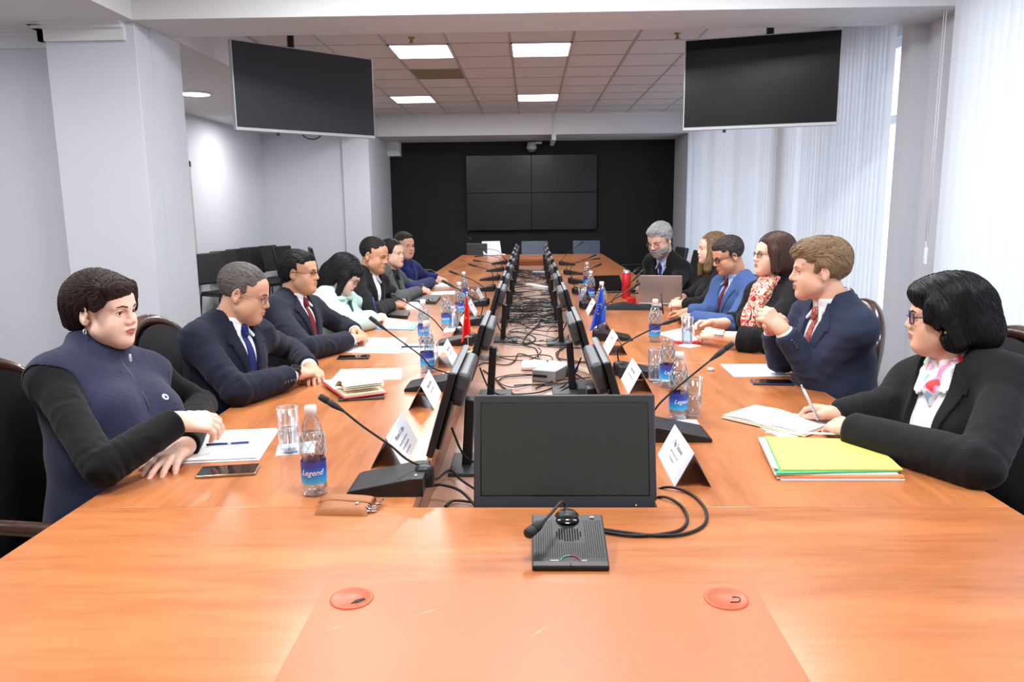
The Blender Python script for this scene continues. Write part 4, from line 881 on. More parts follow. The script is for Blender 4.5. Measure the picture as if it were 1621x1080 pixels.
    if smooth or disp is not None:
        ed=np.concatenate([F[:,[0,1]],F[:,[1,2]],F[:,[2,3]],F[:,[3,0]]])
        for _ in range(smooth):
            s=np.zeros_like(verts); m=np.zeros(len(verts))
            np.add.at(s,ed[:,0],verts[ed[:,1]]); np.add.at(m,ed[:,0],1); verts=verts*.4+.6*(s+verts*(m==0)[:,None])/np.maximum(m,1)[:,None]
    if disp is not None:
        a=verts[F[:,1]]-verts[F[:,0]]; b=verts[F[:,2]]-verts[F[:,0]]; fn=np.cross(b,a); nr=np.zeros_like(verts)
        for c_ in range(4): np.add.at(nr,F[:,c_],fn)
        nr/=np.maximum(np.linalg.norm(nr,axis=1),1e-12)[:,None]; verts=verts+nr*disp(verts,nr)[:,None]*(-1 if False else 1)
    return verts,F
def to_obj(name,parts,m,parent=None,loc=(0,0,0)):
    """parts: list of (verts,faces) in world space; the object's own origin is the parent's"""
    vs=[];fs=[];o=0
    for v,f in parts: vs.append(v);fs.append(f+o);o+=len(v)
    v=np.concatenate(vs)-np.array(loc);f=np.concatenate(fs); me=bpy.data.meshes.new(name)
    me.vertices.add(len(v)); me.vertices.foreach_set('co',v.astype(f32).ravel()); me.loops.add(f.size); me.loops.foreach_set('vertex_index',f[:,::-1].astype(np.int32).ravel())
    me.polygons.add(len(f)); me.polygons.foreach_set('loop_start',np.arange(0,f.size,4,dtype=np.int32)); me.polygons.foreach_set('loop_total',np.full(len(f),4,np.int32)); me.update(calc_edges=True)
    me.polygons.foreach_set('use_smooth',np.ones(len(f),bool)); me.validate()
    return obj(name,me,parent,m)
def unit(v): v=np.asarray(v,float); return v/np.linalg.norm(v)
def rodr(v,ax,a): ax=unit(ax); return v*math.cos(a)+np.cross(ax,v)*math.sin(a)+ax*(ax@v)*(1-math.cos(a))
def hand(W_,f,nrm,side,curl=(.3,.35,.4,.45),thumb=.3,s=1.,spread=.06):
    """W_ wrist, f towards the knuckles, nrm out of the back of the hand, side +1: thumb on f x nrm"""
    W_=np.asarray(W_,float); f=unit(f); nrm=unit(np.asarray(nrm,float)-f*(np.asarray(nrm,float)@f)); t=np.cross(f,nrm)*side; A=[]
    kn=[(.086,.029),(.091,.010),(.087,-.010),(.078,-.028)]; Ls=[.072,.080,.074,.058]
    A.append((Cap(W_-f*.01,W_+f*.03,.023*s,.022*s),.02))
    for (a,b),L,c,i in zip(kn,Ls,curl,range(4)):
        k0=W_+f*.012*s+t*b*.55*s; k1=W_+f*a*s+t*b*s; A.append((Cap(k0,k1,.0145*s,.0112*s),.012))
        d=unit(f+t*spread*(1.5-i)); p=k1
        for j,(fr,an,r0,r1) in enumerate(((.45,70,.0098,.0090),(.31,80,.0090,.0083),(.24,50,.0083,.0070))):
            d=rodr(d,np.cross(d,-nrm) if np.linalg.norm(np.cross(d,-nrm))>1e-3 else t,math.radians(an)*c) if j==0 else rodr(d,ax,math.radians(an)*c)
            if j==0: ax=unit(np.cross(f,-nrm))
            q=p+d*L*fr*s; A.append((Cap(p,q,r0*s,r1*s),.005 if j else .007)); p=q
    b0=W_+f*.018*s+t*.018*s-nrm*.004; b1=W_+f*.048*s+t*(.046-.012*thumb)*s-nrm*(.012+.012*thumb)*s; A.append((Cap(b0,b1,.0165*s,.0125*s),.012))
    d=unit(f*(.75+.25*thumb)+t*(.55-.9*thumb)-nrm*.35*(thumb+.2)); b2=b1+d*.034*s; d2=unit(d+f*.2-t*.35*thumb-nrm*.1); b3=b2+d2*.028*s
    A.append((Cap(b1,b2,.0115*s,.0102*s),.006)); A.append((Cap(b2,b3,.0102*s,.0078*s),.005)); return A
def head_prims(o,R,s=1.,jaw=1.,nose=1.,cheek=1.,eye=1.,fat=0.,ears=True,lip=1.,chin=1.,smile=0.):
    o=V3(o); P=lambda x,y,z:o+R@V3((x*s,y*s,z*s)); E=lambda c,r,Q=None:Ell(P(*c),[q*s for q in r],R if Q is None else R@Q); C=lambda a,b,ra,rb=None:Cap(P(*a),P(*b),ra*s,(ra if rb is None else rb)*s)
    A=[(E((0,-.014,.036),(.075,.095,.083)),.02),(E((0,.026,-.022),(.062*jaw,.064,.082)),.03),(E((0,.036,-.074),(.047*jaw,.048,.034)),.03),(C((0,.070,-.098*chin),(0,.078,-.094*chin),.0165),.03),
       (E((0,.058,.040),(.055,.028,.038)),.03)]
    if fat: A.append((E((0,.03,-.094),(.048+fat,.05,.026+fat)),.03))
    for q in (-1,1):
        A+=[(C((q*.052*jaw,.01,-.058),(q*.02,.060,-.089),.015,.013),.03),(E((q*.040,.058,-.030),(.023*cheek,.022,.024*cheek)),.02),(C((q*.014,.086,.020),(q*.043,.074,.018),.0085,.007),.015),(E((q*.043,.040,-.056),(.022,.030,.026)),.03)]
    A+=[(C((0,.083,.014),(0,.1025+(nose-1)*.05,-.025),.0085,.0108*nose),.016)]
    for q in (-1,1): A.append((E((q*.0125*nose,.094,-.031),(.0085,.011,.0075)),.008))
    A+=[(E((0,.080,-.055),(.025,.018,.014)),.014)]
    for q in (-1,1): A.append((E((q*.031,.089,.000),(.017,.012,.0115)),.012,'sub'))
    A+=[(C((-.017*lip,.0935,-.0535+.004*smile),(0,.0985,-.0525),.0030,.0042),.007),(C((.017*lip,.0935,-.0535+.004*smile),(0,.0985,-.0525),.0030,.0042),.007),(C((-.014*lip,.0935,-.0635),(0,.0975,-.0645),.0032,.0046),.007),(C((.014*lip,.0935,-.0635),(0,.0975,-.0645),.0032,.0046),.007)]
    A+=[(C((-.022*lip,.097,-.0585+.005*smile),(0,.1055,-.0585),.0012),.004,'sub'),(C((.022*lip,.097,-.0585+.005*smile),(0,.1055,-.0585),.0012),.004,'sub')]
    for q in (-1,1):
        z1=.0078*eye
        A+=[(C((q*.0175,.0785,.000),(q*.026,.0845,z1),.0026),.004),(C((q*.026,.0845,z1),(q*.036,.0835,z1),.0028),.003),(C((q*.036,.0835,z1),(q*.045,.075,.001),.0026),.004),
            (C((q*.0185,.079,-.003),(q*.030,.0828,-.0065*eye),.0026),.004),(C((q*.030,.0828,-.0065*eye),(q*.044,.0755,-.002),.0026),.004)]
    if ears:
        for q in (-1,1):
            Q=np.array(Euler((-.2,0,q*-.35)).to_matrix(),dtype=f32)
            A+=[(E((q*.078,-.012,-.004),(.0075,.018,.031),Q),.006),(E((q*.0845,-.006,.000),(.006,.0105,.019),Q),.004,'sub'),(C((q*.076,-.002,-.024),(q*.078,-.006,-.032),.0075),.006),(E((q*.080,.0035,-.006),(.004,.004,.007),Q),.003)]
    return A
HK=dict
def PR(o,R,s):
    o=V3(o); return lambda x,y,z:o+R@V3((x*s,y*s,z*s))
def eyes(o,R,s,parent,loc,gaze=(0,0),eye=1.,iris=(44,30,24)):
    P=PR(o,R,s); ob=[]
    for q in (-1,1):
        c=P(q*.0315,.0722,.0); mb=MB(); mb.ell(Vector(c)-Vector(loc),(.0120*s,)*3,Matrix(R.tolist()),20); e=mb.build('eye',mat('eye_white',(226,222,218),.15),parent)
        lz=.0078*eye-.0012; mb=MB(); mb.tube([Vector(P(q*a,b,c_))-Vector(loc) for a,b,c_ in ((.0185,.0815,.0005),(.026,.0868,lz),(.036,.0858,lz),(.0455,.0775,.0008))],.0011*s,5,4); mb.build('eyelashes',mat('lash',(34,26,24),.7),parent)
        g=unit(R@V3((math.sin(math.radians(gaze[0])),math.cos(math.radians(gaze[0])),-math.sin(math.radians(gaze[1])))))
        mb=MB(); rot=Vector(g).to_track_quat('Z','Y').to_matrix(); mb.lathe([(.0062*s,.0104*s),(.0052*s,.0114*s),(.003*s,.0122*s),(0,.0125*s)],Vector(c)-Vector(loc),14,rot); mb.build('iris',mat('iris_%d'%iris[0],iris,.1),e)
def patch(name,adds,region,off,h,m,parent,loc,k=.003,disp=None,post=()):
    v,f=mesh_field(adds,h,[('and',region,k)]+list(post),off,n=8,disp=disp,smooth=1); return to_obj(name,[(v,f)],m,parent,loc)
def noise3(V,s,seed=0):
    """cheap smooth noise from warped sines"""
    r=np.random.default_rng(seed); a=r.normal(size=(5,3)); b=r.uniform(0,6.3,5); q=np.zeros(len(V)); W0=V*s
    W1=W0+.6*np.sin(W0[:,[1,2,0]]*1.3+b[:3])
    for i in range(5): q+=np.sin(W1@(a[i])+b[i])
    return q/5
def skin(name,col,rough=.58): return mat(name,col,rough,spec=.4,sss=.12,bump=(300,.05),noise=(35,.03))
def cloth(name,col,sc=700,st=.12,rough=.85,sheen=.06,noise=None): return mat(name,[v*.82 for v in col] if max(col)<60 else col,rough,spec=.18,bump=(sc,st),sheen=sheen,noise=noise)
def hairmat(name,col,stretch=(1,1,1),rough=.55,var=.35):
    if name in MATS: return MATS[name]
    m=mat(name,col,max(rough,.45),spec=.35); n=m.node_tree; b=n.nodes['Principled BSDF']; a=n.nodes.new('ShaderNodeAttribute'); a.attribute_name='tone'; x=n.nodes.new('ShaderNodeVectorMath'); x.operation='SCALE'; x.inputs[0].default_value=lin(col)[:3]
    n.links.new(a.outputs['Fac'],x.inputs['Scale']); n.links.new(x.outputs[0],b.inputs['Base Color']); return m
def glasses(o,R,s,parent,loc,col,w=.023,hh=.0155,rim=.0011,square=False,half=False,lensm=None,drop=0):
    P=PR(o,R,s); L=Vector(loc); g=MB(); V=lambda *a:Vector(P(*a))-L
    for q in (-1,1):
        pts=[]
        for k in range(17):
            a=2*PI*k/16; ca,sa=math.cos(a),math.sin(a)
            if square: ca=math.copysign(abs(ca)**.55,ca);sa=math.copysign(abs(sa)**.55,sa)
            if half and sa<-.2: continue
            pts.append(V(q*(.0325+w*ca),.1005-.006*abs(.4+.6*ca*1.0)+(0 if ca<0 else -.004*ca),.000+hh*sa-drop))
        g.tube(pts,rim,6,1)
        g.tube([V(q*(.0325+w),.094,.006-drop),V(q*.071,.080,.006-drop),V(q*.079,.03,.006),V(q*.081,-.012,.004),V(q*.080,-.024,-.010)],rim*.95,6,3)
    g.tube([V(-.0105,.0985,.003-drop),V(0,.1055,.006-drop),V(.0105,.0985,.003-drop)],rim,6,3); fr=g.build('glasses',col,parent)
    for q in (-1,1):
        l=MB(); l.poly([V(q*(.0325+w*.97*math.cos(2*PI*k/16)),.0985-.004*abs(math.cos(2*PI*k/16)),hh*.97*math.sin(2*PI*k/16)-drop) for k in range(16)]); l.build('lens',lensm or thinglass('lens_glass',(246,248,250),.8,.12,.02,base=.05),fr)
    return fr
# ---- the figure
def person(lab,head,hyaw,hpitch,neck,pelvis,tyaw,arms,skinc,look,h=.004,hs=1.,face={},build_=1.,bust=0.,gaze=(0,0),roll=0,belly=0.,sw=1.):
    """arms: dict near/far keyed 'R','L' -> (elbow, wrist, hand dir, back normal, hand kwargs). look(ctx) dresses the figure"""
    loc=Vector((pelvis[0],pelvis[1],0)); t=thing('person',lab,'person',loc); R=frame(hyaw,hpitch,roll); H=V3(head); B=V3(pelvis); fd=np.array([math.cos(math.radians(hyaw)),math.sin(math.radians(hyaw)),0.])
    N=V3(H-fd*neck[0]-np.array([0,0,neck[1]]))
    up=unit(N-B); fw=np.array([math.cos(math.radians(tyaw)),math.sin(math.radians(tyaw)),0.]); fw=unit(fw-up*(fw@up)); rt=np.cross(fw,up); TR=np.stack([rt,fw,up],1).astype(f32)
    Lt=float(np.linalg.norm(N-B)); z=lambda q:q*Lt/.56; Q=lambda x,y,zz:B+TR@V3((x,y,z(zz))); b=build_
    E=lambda c,r:Ell(Q(*c),[r[0],r[1],r[2]*Lt/.56],TR)
    torso=[(E((0,-.01,.04),(.178*b,.130*b,.12)),.05),(E((0,0.005+belly*.5,.20),(.150*b+belly*.5,.112*b+belly,.16)),.06),(E((0,.0,.37),(.160*b,.112*b,.165)),.06)]
    sh={}
    for q,k in ((1,'R'),(-1,'L')):
        S=Q(q*.162*sw*b,.006,.482); sh[k]=S
        torso+=[(Cap(Q(q*.09*sw,-.005,.465),S,.058*b,.045*b),.05),(Cap(Q(q*.02,-.018,.570),Q(q*.140*sw,-.008,.515),.046,.040*b),.05)]
        if bust: torso.append((Ell(Q(q*.075,.085*b,.345),[.072,.062+bust,.07],TR),.04))
    hp=head_prims(H,R,hs,**face); hR=PR(H,R,hs); nb=Q(0,-.012,.545)
    nk=[(Cap(hR(0,-.026,-.05),nb,.053*hs*(.92 if bust else .99),.060*(.93 if bust else 1.0)),.018),(Cap(hR(0,-.012,-.06),Q(0,.012,.52),.038*hs,.048),.02)]
    ctx=dict(t=t,loc=loc,H=H,R=R,hs=hs,TR=TR,B=B,Q=Q,Lt=Lt,sh=sh,arms=arms,torso=torso,head=hp,neck=nk,h=h,b=b,N=N,hR=hR,up=up,fw=fw,rt=rt,z=z)
    up_=[];fo=[];hands=[]
    for k,(el,wr,hd,hn,kw) in arms.items():
        el=V3(el);wr=V3(wr); up_.append((Cap(sh[k],el,.042*b,.036*b),.045)); fo.append((Cap(el,wr,.041*b,.0255),.02))
        hands.append(hand(wr,hd,hn,{'R':-1,'L':1}[k],**kw))
    ctx['up']=up_; ctx['fo']=fo; ctx['upv']=up
    # body: fine head, fine hands, coarse remainder, in one mesh
    hh=h*.62; parts=[mesh_field(hp+nk,hh,[('and',Half(Q(0,0,.50),-up),.002)],0,n=10,smooth=1)]
    for (k,a),H_ in zip(arms.items(),hands):
        el=V3(a[0]);wr=V3(a[1]); d=unit(wr-el); parts.append(mesh_field([(Cap(el+(wr-el)*(ctx.get('bare',.35)),wr,.036*b,.0255),.02)]+H_,h*.68,(),0,n=10,smooth=1))
    parts.append(mesh_field(torso+nk+up_+fo,.012,(),-.006,n=8,smooth=1)); ctx['parts']=parts
    to_obj('body',parts,skinc,t,loc)
    eyes(H,R,hs,t,loc,gaze,face.get('eye',1.))
    look(ctx)
    # lower body
    kn=[];shoe=[]
    side=rt*.11
    for q in (-1,1):
        hip=B+side*q*.9; knee=hip+np.array([math.cos(math.radians(tyaw if abs(abs(tyaw)-180)<40 or abs(tyaw)<40 else 0))*.40,0,-.02])*(1); 
        fx=1 if pelvis[0]<0 else -1; knee=hip+np.array([fx*.40,0,.0]); knee[2]=.505; ank=knee+np.array([-fx*.04,0,0]); ank[2]=.10
        kn+=[(Cap(hip,knee,.085,.060),.04),(Cap(knee,ank,.062,.045),.03)]
        shoe.append((Ell((ank[0]+fx*.06,ank[1],.045),(.14,.05,.045)),.02))
    ctx['tr']=(kn,shoe); v=mesh_field([(E((0,-.01,.03),(.185*b,.135*b,.12)),.05)]+kn,.010,(),.0,n=8); to_obj('trousers',[v],ctx.get('trm',mat('dark_trousers',(34,36,44),.85)),t,loc)
    v=mesh_field(shoe,.008,[('and',Half((0,0,.0),(0,0,-1)),.002)],0,n=8); to_obj('shoes',[v],mat('black_shoe',(18,18,20),.3),t,loc)
    return ctx
def wrinkle(ctx,amp=.0022,s=26,seed=1):
    els=[V3(a[0]) for a in ctx['arms'].values()]; shs=list(ctx['sh'].values())
    def f(V,Nn):
        w=np.full(len(V),.62)
        for e in els: w=np.maximum(w,np.exp(-((V-e)**2).sum(1)/.010))
        for e in shs: w=np.maximum(w,.7*np.exp(-((V-e)**2).sum(1)/.012))
        fo=(1-np.abs(noise3(V*np.array([1,1,.55]),15,seed+11))*1.6).clip(-1,1); q=.5*noise3(V*np.array([1,1,1.7]),s,seed)+.4*np.sin(noise3(V,s*.8,seed+3)*5+V[:,2]*90)+1.5*np.sign(fo)*np.abs(fo)**3-.4
        for k,a in ctx['arms'].items():
            e=V3(a[0]); 
            for p0,p1 in ((V3(ctx['sh'][k]),e),(e,V3(a[1]))):
                d=p1-p0; L=float(np.linalg.norm(d)); t=np.clip(((V-p0)@d)/(L*L),0,1); near=np.exp(-((V-p0-t[:,None]*d)**2).sum(1)/.006); te=np.abs(t*L-(L if p1 is e else 0))
                q=q+1.1*near*np.exp(-te/.08)*np.sin(t*L*150+noise3(V,22,seed+7)*6)
        return amp*w*q
    return f
def sleeve(ctx,k,end,r0,r1,off=0):
    """forearm sleeve up to the fraction end of the forearm, flat cuff"""
    el=V3(ctx['arms'][k][0]);wr=V3(ctx['arms'][k][1]); return (Cyl(el,el+(wr-el)*end,r0,r1),.012)
def jacket(ctx,m,off=.014,vee=None,end=.93,lapel=True,name='jacket',hem=None,sleeves=True,seed=1,lapm=None,collar=True,buttons=None,amp=.0032,lapw=.055,vtop=.60,lapx=0.):
    Q=ctx['Q'];TR=ctx['TR'];z=ctx['z'];h=ctx['h'];b=ctx['b']; vee=vee or [(-.052,.62),(.052,.62),(.045,.52),(.006,.26),(-.006,.26),(-.045,.52)]
    zz=lambda L:[(x,z(y)) for x,y in L]; adds=list(ctx['torso'])+[(Off(Prism(ctx['B'],TR,zz(vee),.0,.4),off),.003,'sub')]+ctx['up']
    for k in ctx['arms']: adds.append(sleeve(ctx,k,end,.043*b,.033))
    post=[('sub',Cap(Q(0,-.012,.50),Q(0,-.012,.70),.056),.006)]
    v=mesh_field(adds,h,post,off,disp=wrinkle(ctx,amp,26,seed)); j=to_obj(name,[v],m,ctx['t'],ctx['loc'])
    if lapel:
        for q in (-1,1):
            L=[(q*.048,.585),(q*(.048+lapw*1.0),.50),(q*(.048+lapw*.95),.475),(q*(.05+lapw*.75),.485),(q*(.045+lapw*.7),.46),(q*.012,.27),(q*.004,.255),(q*.042,.50)]; L=[(a_+q*lapx*(1 if b_>.3 else 1.2),b_) for a_,b_ in L]
            patch('lapel',ctx['torso'],Prism(ctx['B'],TR,zz(L),.02,.4),off+.0075,h*.85,lapm or m,j,ctx['loc'],.003)
    if collar:
        A=[]; P=[]
        for k in range(13):
            a=math.radians(-40+260*k/12)  # from front right round the back to front left
            rr=.072; P.append(Q(rr*math.cos(-a)*1.0,-.014+.066*math.sin(-a),.565+.018*max(0,math.sin(a))-.03*max(0,-math.sin(a))))
        for a_,b_ in zip(P,P[1:]): A.append((Cap(a_,b_,.0115),.006))
        v=mesh_field(A,h*.9,(),.0,n=8); to_obj('collar',[v],lapm or m,j,ctx['loc'])
    if buttons:
        mb=MB()
        for k in buttons:
            el=V3(ctx['arms'][k][0]);wr=V3(ctx['arms'][k][1]); d=unit(wr-el); sd=np.cross(d,[0,0,1]); sd=unit(sd); sd=sd if sd[1]<0 else -sd
            for i in range(4): p=el+(wr-el)*(end-.05-.055*i)+sd*(.033+off+.004)+np.array([0,0,-.004]); mb.ell(Vector(p)-ctx['loc'],(.0055,.0045,.0055),None,10)
        mb.build('sleeve_buttons',mat('button_dark',(60,62,74),.3),j)
    return j
def shirt(ctx,m,off=.006,cuff=None,collar=True,front=True,cuffend=1.0):
    Q=ctx['Q'];TR=ctx['TR'];z=ctx['z'];h=ctx['h']; zz=lambda L:[(x,z(y)) for x,y in L]
    parts=[]; v=mesh_field(ctx['torso']+ctx['neck'],h,[('and',Prism(ctx['B'],TR,zz([(-.085,.62),(.085,.62),(.085,.42),(.05,.20),(-.05,.20),(-.085,.42)]),-.1,.4),.003),('sub',Half(Q(0,0,.595),-ctx['upv']),.003),('sub',Prism(ctx['B'],TR,zz([(-.012,.62),(.012,.62),(0,.545)]),0,.4),.002)],off,n=8); parts.append(v)
    for k in (cuff if cuff is not None else ctx['arms']):
        el=V3(ctx['arms'][k][0]);wr=V3(ctx['arms'][k][1]); parts.append(mesh_field([(Cyl(el+(wr-el)*.8,el+(wr-el)*cuffend,.038,.0335),.004)],h*.7,(),0,n=8))
    s=to_obj('shirt',parts,m,ctx['t'],ctx['loc'])
    if collar:
        A=[];P=[]
        for k in range(15):
            a=math.radians(-78+336*k/14); A_=math.sin(a); P.append((Q(.062*math.cos(-a),-.008+.060*math.sin(-a),.588+.016*max(0,A_)-.026*max(0,-A_)),Q(.068*math.cos(-a),-.008+.067*math.sin(-a),.562+.014*max(0,A_)-.022*max(0,-A_))))
        for (a,a2),(b_,b2) in zip(P,P[1:]):
            for u in (0,.5,1): A.append((Cap(a*(1-u)+a2*u,b_*(1-u)+b2*u,.0082),.012))
        for q in (-1,1): A.append((Cap(Q(q*.022,.058,.556),Q(q*.045,.083,.515),.006,.004),.01)); A.append((Cap(Q(q*.012,.060,.560),Q(q*.040,.085,.512),.005,.003),.01))
        v=mesh_field(A,h*.7,(),.0,n=8); to_obj('collar',[v],m,s,ctx['loc'])
    return s
def tie(ctx,m,off=.012):
    zz=lambda L:[(x,ctx['z'](y)) for x,y in L]
    A=list(ctx['torso'])+list(ctx['neck'])
    v1=mesh_field(A,ctx['h']*.8,[('and',Prism(ctx['B'],ctx['TR'],zz([(-.011,.54),(.011,.54),(.034,.22),(.030,.18),(-.030,.18),(-.034,.22)]),.02,.4),.004)],off,n=8)
    v2=mesh_field([(Cap(ctx['Q'](0,.070,.548),ctx['Q'](0,.084,.522),.017,.011),.004)],ctx['h']*.7,(),0,n=8)
    return to_obj('necktie',[v1,v2],m,ctx['t'],ctx['loc'])
from mathutils.kdtree import KDTree
def strands(ctx,vf,style,length,count,seed,lift,m):
    V,Fc=vf; a=V[Fc[:,1]]-V[Fc[:,0]]; b=V[Fc[:,2]]-V[Fc[:,0]]; fn=np.cross(b,a); nr=np.zeros_like(V)
    for c_ in range(4): np.add.at(nr,Fc[:,c_],fn)
    nr/=np.maximum(np.linalg.norm(nr,axis=1),1e-12)[:,None]; H=ctx['H'].astype(float);R=ctx['R'].astype(float);s=ctx['hs']
    if ((V-H)*nr).sum()<0: nr=-nr
    rnd=np.random.default_rng(seed); count=int(1.7*count*min(1,(.0042/ctx['h'])**1.5)); kd=KDTree(len(V))
    for i,p in enumerate(V): kd.insert(p,i)
    kd.balance(); ids=rnd.choice(len(V),count); vs=[];fs=[];tn=[]; r0=.00062*max(1,(ctx['h']/.0042)**1.2); nseg=7; base=0
    for i in ids:
        p=V[i]+nr[i]*.0005; q=(p-H)@R/s; L=length*rnd.uniform(.6,1.2)*s; jit=rnd.normal(size=3)*(.09 if style!='messy' else .4); up=rnd.uniform(.3,1)*lift; pts=[];w=rnd.uniform(-1,1)
        for k in range(nseg+1):
            pts.append(p); q=(p-H)@R/s
            if style=='down': d=np.array([q[0]*1.2 if q[2]>.09 else 0,-.35 if q[1]<.02 else .05,-1.]) if q[2]<.09 else np.array([np.sign(q[0]+1e-6)*.8,-.4,-.5])
            elif style=='side': d=np.array([-.75*1 if q[2]>.05 else -.1*np.sign(q[0]),-.65,-.35 if q[2]>.03 else -.9])
            elif style=='back': d=np.array([.15*w,-1,-.25 if q[2]>.04 else -.9])
            else: d=np.array([.5*w+.3*np.sin(q[1]*60),-.6 if q[2]>.02 else -.2,.1-.9*(q[2]<.06)])
            d=R@(d+jit*.5)
            _,j,_=kd.find(p); n_=nr[j]; d=d-n_*(d@n_); d/=max(np.linalg.norm(d),1e-6); p=p+d*L/nseg; pc,j,_=kd.find(p); n_=nr[j]
            p=np.array(pc)+ (p-np.array(pc)-n_*((p-np.array(pc))@n_)) + n_*(.0006+up*(k+1)/nseg*.004)
        pts=np.array(pts); tg=np.gradient(pts,axis=0); tg/=np.maximum(np.linalg.norm(tg,axis=1),1e-9)[:,None]; sd=np.cross(tg,n_+.01); sd/=np.maximum(np.linalg.norm(sd,axis=1),1e-9)[:,None]; nn=np.cross(sd,tg); t_=rnd.uniform(.72,1.3)
        for k in range(nseg+1):
            r=r0*(.5+1.1*math.sin(PI*min(.97,(k+.6)/(nseg+1)))); vs+= [pts[k]+sd[k]*r*1.5,pts[k]+nn[k]*r,pts[k]-sd[k]*r*1.5]
            tn+=[t_]*3
            if k:
                o=base+3*k
                for e in ((0,1),(1,2),(2,0)): fs.append((o-3+e[0],o-3+e[1],o+e[1],o+e[0]))
        base+=3*(nseg+1)
    return (np.array(vs),np.array(fs)),np.array(tn)
def hair(ctx,adds,m,post=(),off=0,style='down',amp=.0018,freq=46,name='hair',h=None,use_head=.0,seed=5,length=.05,count=2600,lift=.6):
    """adds: list of (kind,args) in head space"""
    P=ctx['hR'];R=ctx['R'];s=ctx['hs']; H=ctx['H']; L=[]
    def mk(k,*a):
        if k=='e': return Ell(P(*a[0]),[q*s for q in a[1]],R if len(a)<3 else R@np.array(Euler(a[2]).to_matrix(),dtype=f32))
        if k=='c': return Cap(P(*a[0]),P(*a[1]),a[2]*s,(a[3] if len(a)>3 else a[2])*s)
        if k=='h': return Half(P(*a[0]),R@V3(a[1]))
        if k=='b': return Box(P(*a[0]),[q*s for q in a[1]],R,.01*s)
        if k=='and': return And(*[mk(*q) for q in a])
        if k=='or': return Grp(*[mk(*q) for q in a])
    if use_head: L+=[(q,k) for q,k in [(x[0],x[1]) for x in ctx['head'][:2]]]
    for a in adds: L.append((mk(*a[0]),a[1]))
    ps=[(o,mk(*a),k) for o,a,k in post]
    def disp(V,Nn):
        q=(V-H)@R/s; nz=noise3(V,22,seed)
        if style=='down': u=np.arctan2(q[:,0],q[:,1]+.01)*freq/6+nz*1.6+q[:,2]*10
        elif style=='back': u=q[:,0]*freq*6+nz*1.8+q[:,1]*6
        elif style=='side': u=q[:,1]*freq*6+nz*2.2+q[:,0]*18
        else: u=noise3(V,60,seed+2)*5+nz*3
        g=np.sin(u*1.0)*.6+np.sin(u*2.3+nz*3)*.4; return amp*(g-.2)
    v=mesh_field(L,h or ctx['h']*.7,ps,off,n=10,disp=disp if amp else None,smooth=1); n0=len(v[0])
    st,tone=strands(ctx,v,style,length,count,seed,lift,m); o=to_obj(name,[v]+([st] if st else []),m,ctx['t'],ctx['loc'])
    at=o.data.attributes.new('tone','FLOAT','POINT'); at.data.foreach_set('value',np.concatenate([np.full(n0,.85),tone]).astype(f32) if len(o.data.vertices)==n0+len(tone) else np.full(len(o.data.vertices),.9,f32)); return o
def brows(ctx,m,thick=.003,z0=.0215,arch=.004,len_=1.):
    P=ctx['hR'];s=ctx['hs']; L=[]
    for q in (-1,1): L+= [Cap(P(q*.014,.095,z0-.002),P(q*.030,.093,z0+arch*.6),thick*s*1.0,thick*s),Cap(P(q*.030,.093,z0+arch*.6),P(q*(.030+.017*len_),.080,z0-.001),thick*s,thick*s*.6)]
    reg=Grp(*L); 
    class Z: 
        def __call__(self,X): return np.minimum.reduce([l(X) for l in L])
    class Wd:  # widened along the view depth so that it meets the skin
        def __call__(self,X):
            q=(X-ctx['H'])@ctx['R']; d=[]
            for l in L:
                a=(l.a-ctx['H'])@ctx['R'];b=(l.b-ctx['H'])@ctx['R']; ab=(b-a)[[0,2]]; w=q[...,[0,2]]-a[[0,2]]; t_=np.clip((w@ab)/float(ab@ab),0,1); r=w-t_[...,None]*ab; d.append(np.sqrt((r*r).sum(-1))-(l.ra+(l.rb-l.ra)*t_))
            return np.maximum(np.minimum.reduce(d),.03-q[...,1])
    v=mesh_field(ctx['head'],max(.0014,ctx['h']*.45),[('and',Wd(),.001)],.0011*s,n=10,smooth=1); return to_obj('eyebrows',[v],m,ctx['t'],ctx['loc'])
def lips(ctx,m):
    P=ctx['hR'];s=ctx['hs']
    class Wd:
        def __call__(self,X):
            q=((X-ctx['H'])@ctx['R'])/s; e=np.sqrt((q[...,0]/.0225)**2+((q[...,2]+.0585)/.0100)**2); return np.maximum((e-1)*.010*s,(.06-q[...,1])*s)
    v=mesh_field(ctx['head'],max(.0014,ctx['h']*.45),[('and',Wd(),.001)],.0006*s,n=10,smooth=1); return to_obj('lips',[v],m,ctx['t'],ctx['loc'])
SHORT_POST=lambda fz=.062,side=.0,nape=-.075:[('and',('or',('h',(0,.0,fz),(0,.12,-1)),('and',('h',(0,.040,0),(0,1,.25)),('h',(0,-.02,side-.01),(0,(nape-side)/-.09*-1 if False else .55,-1)))),.004)]
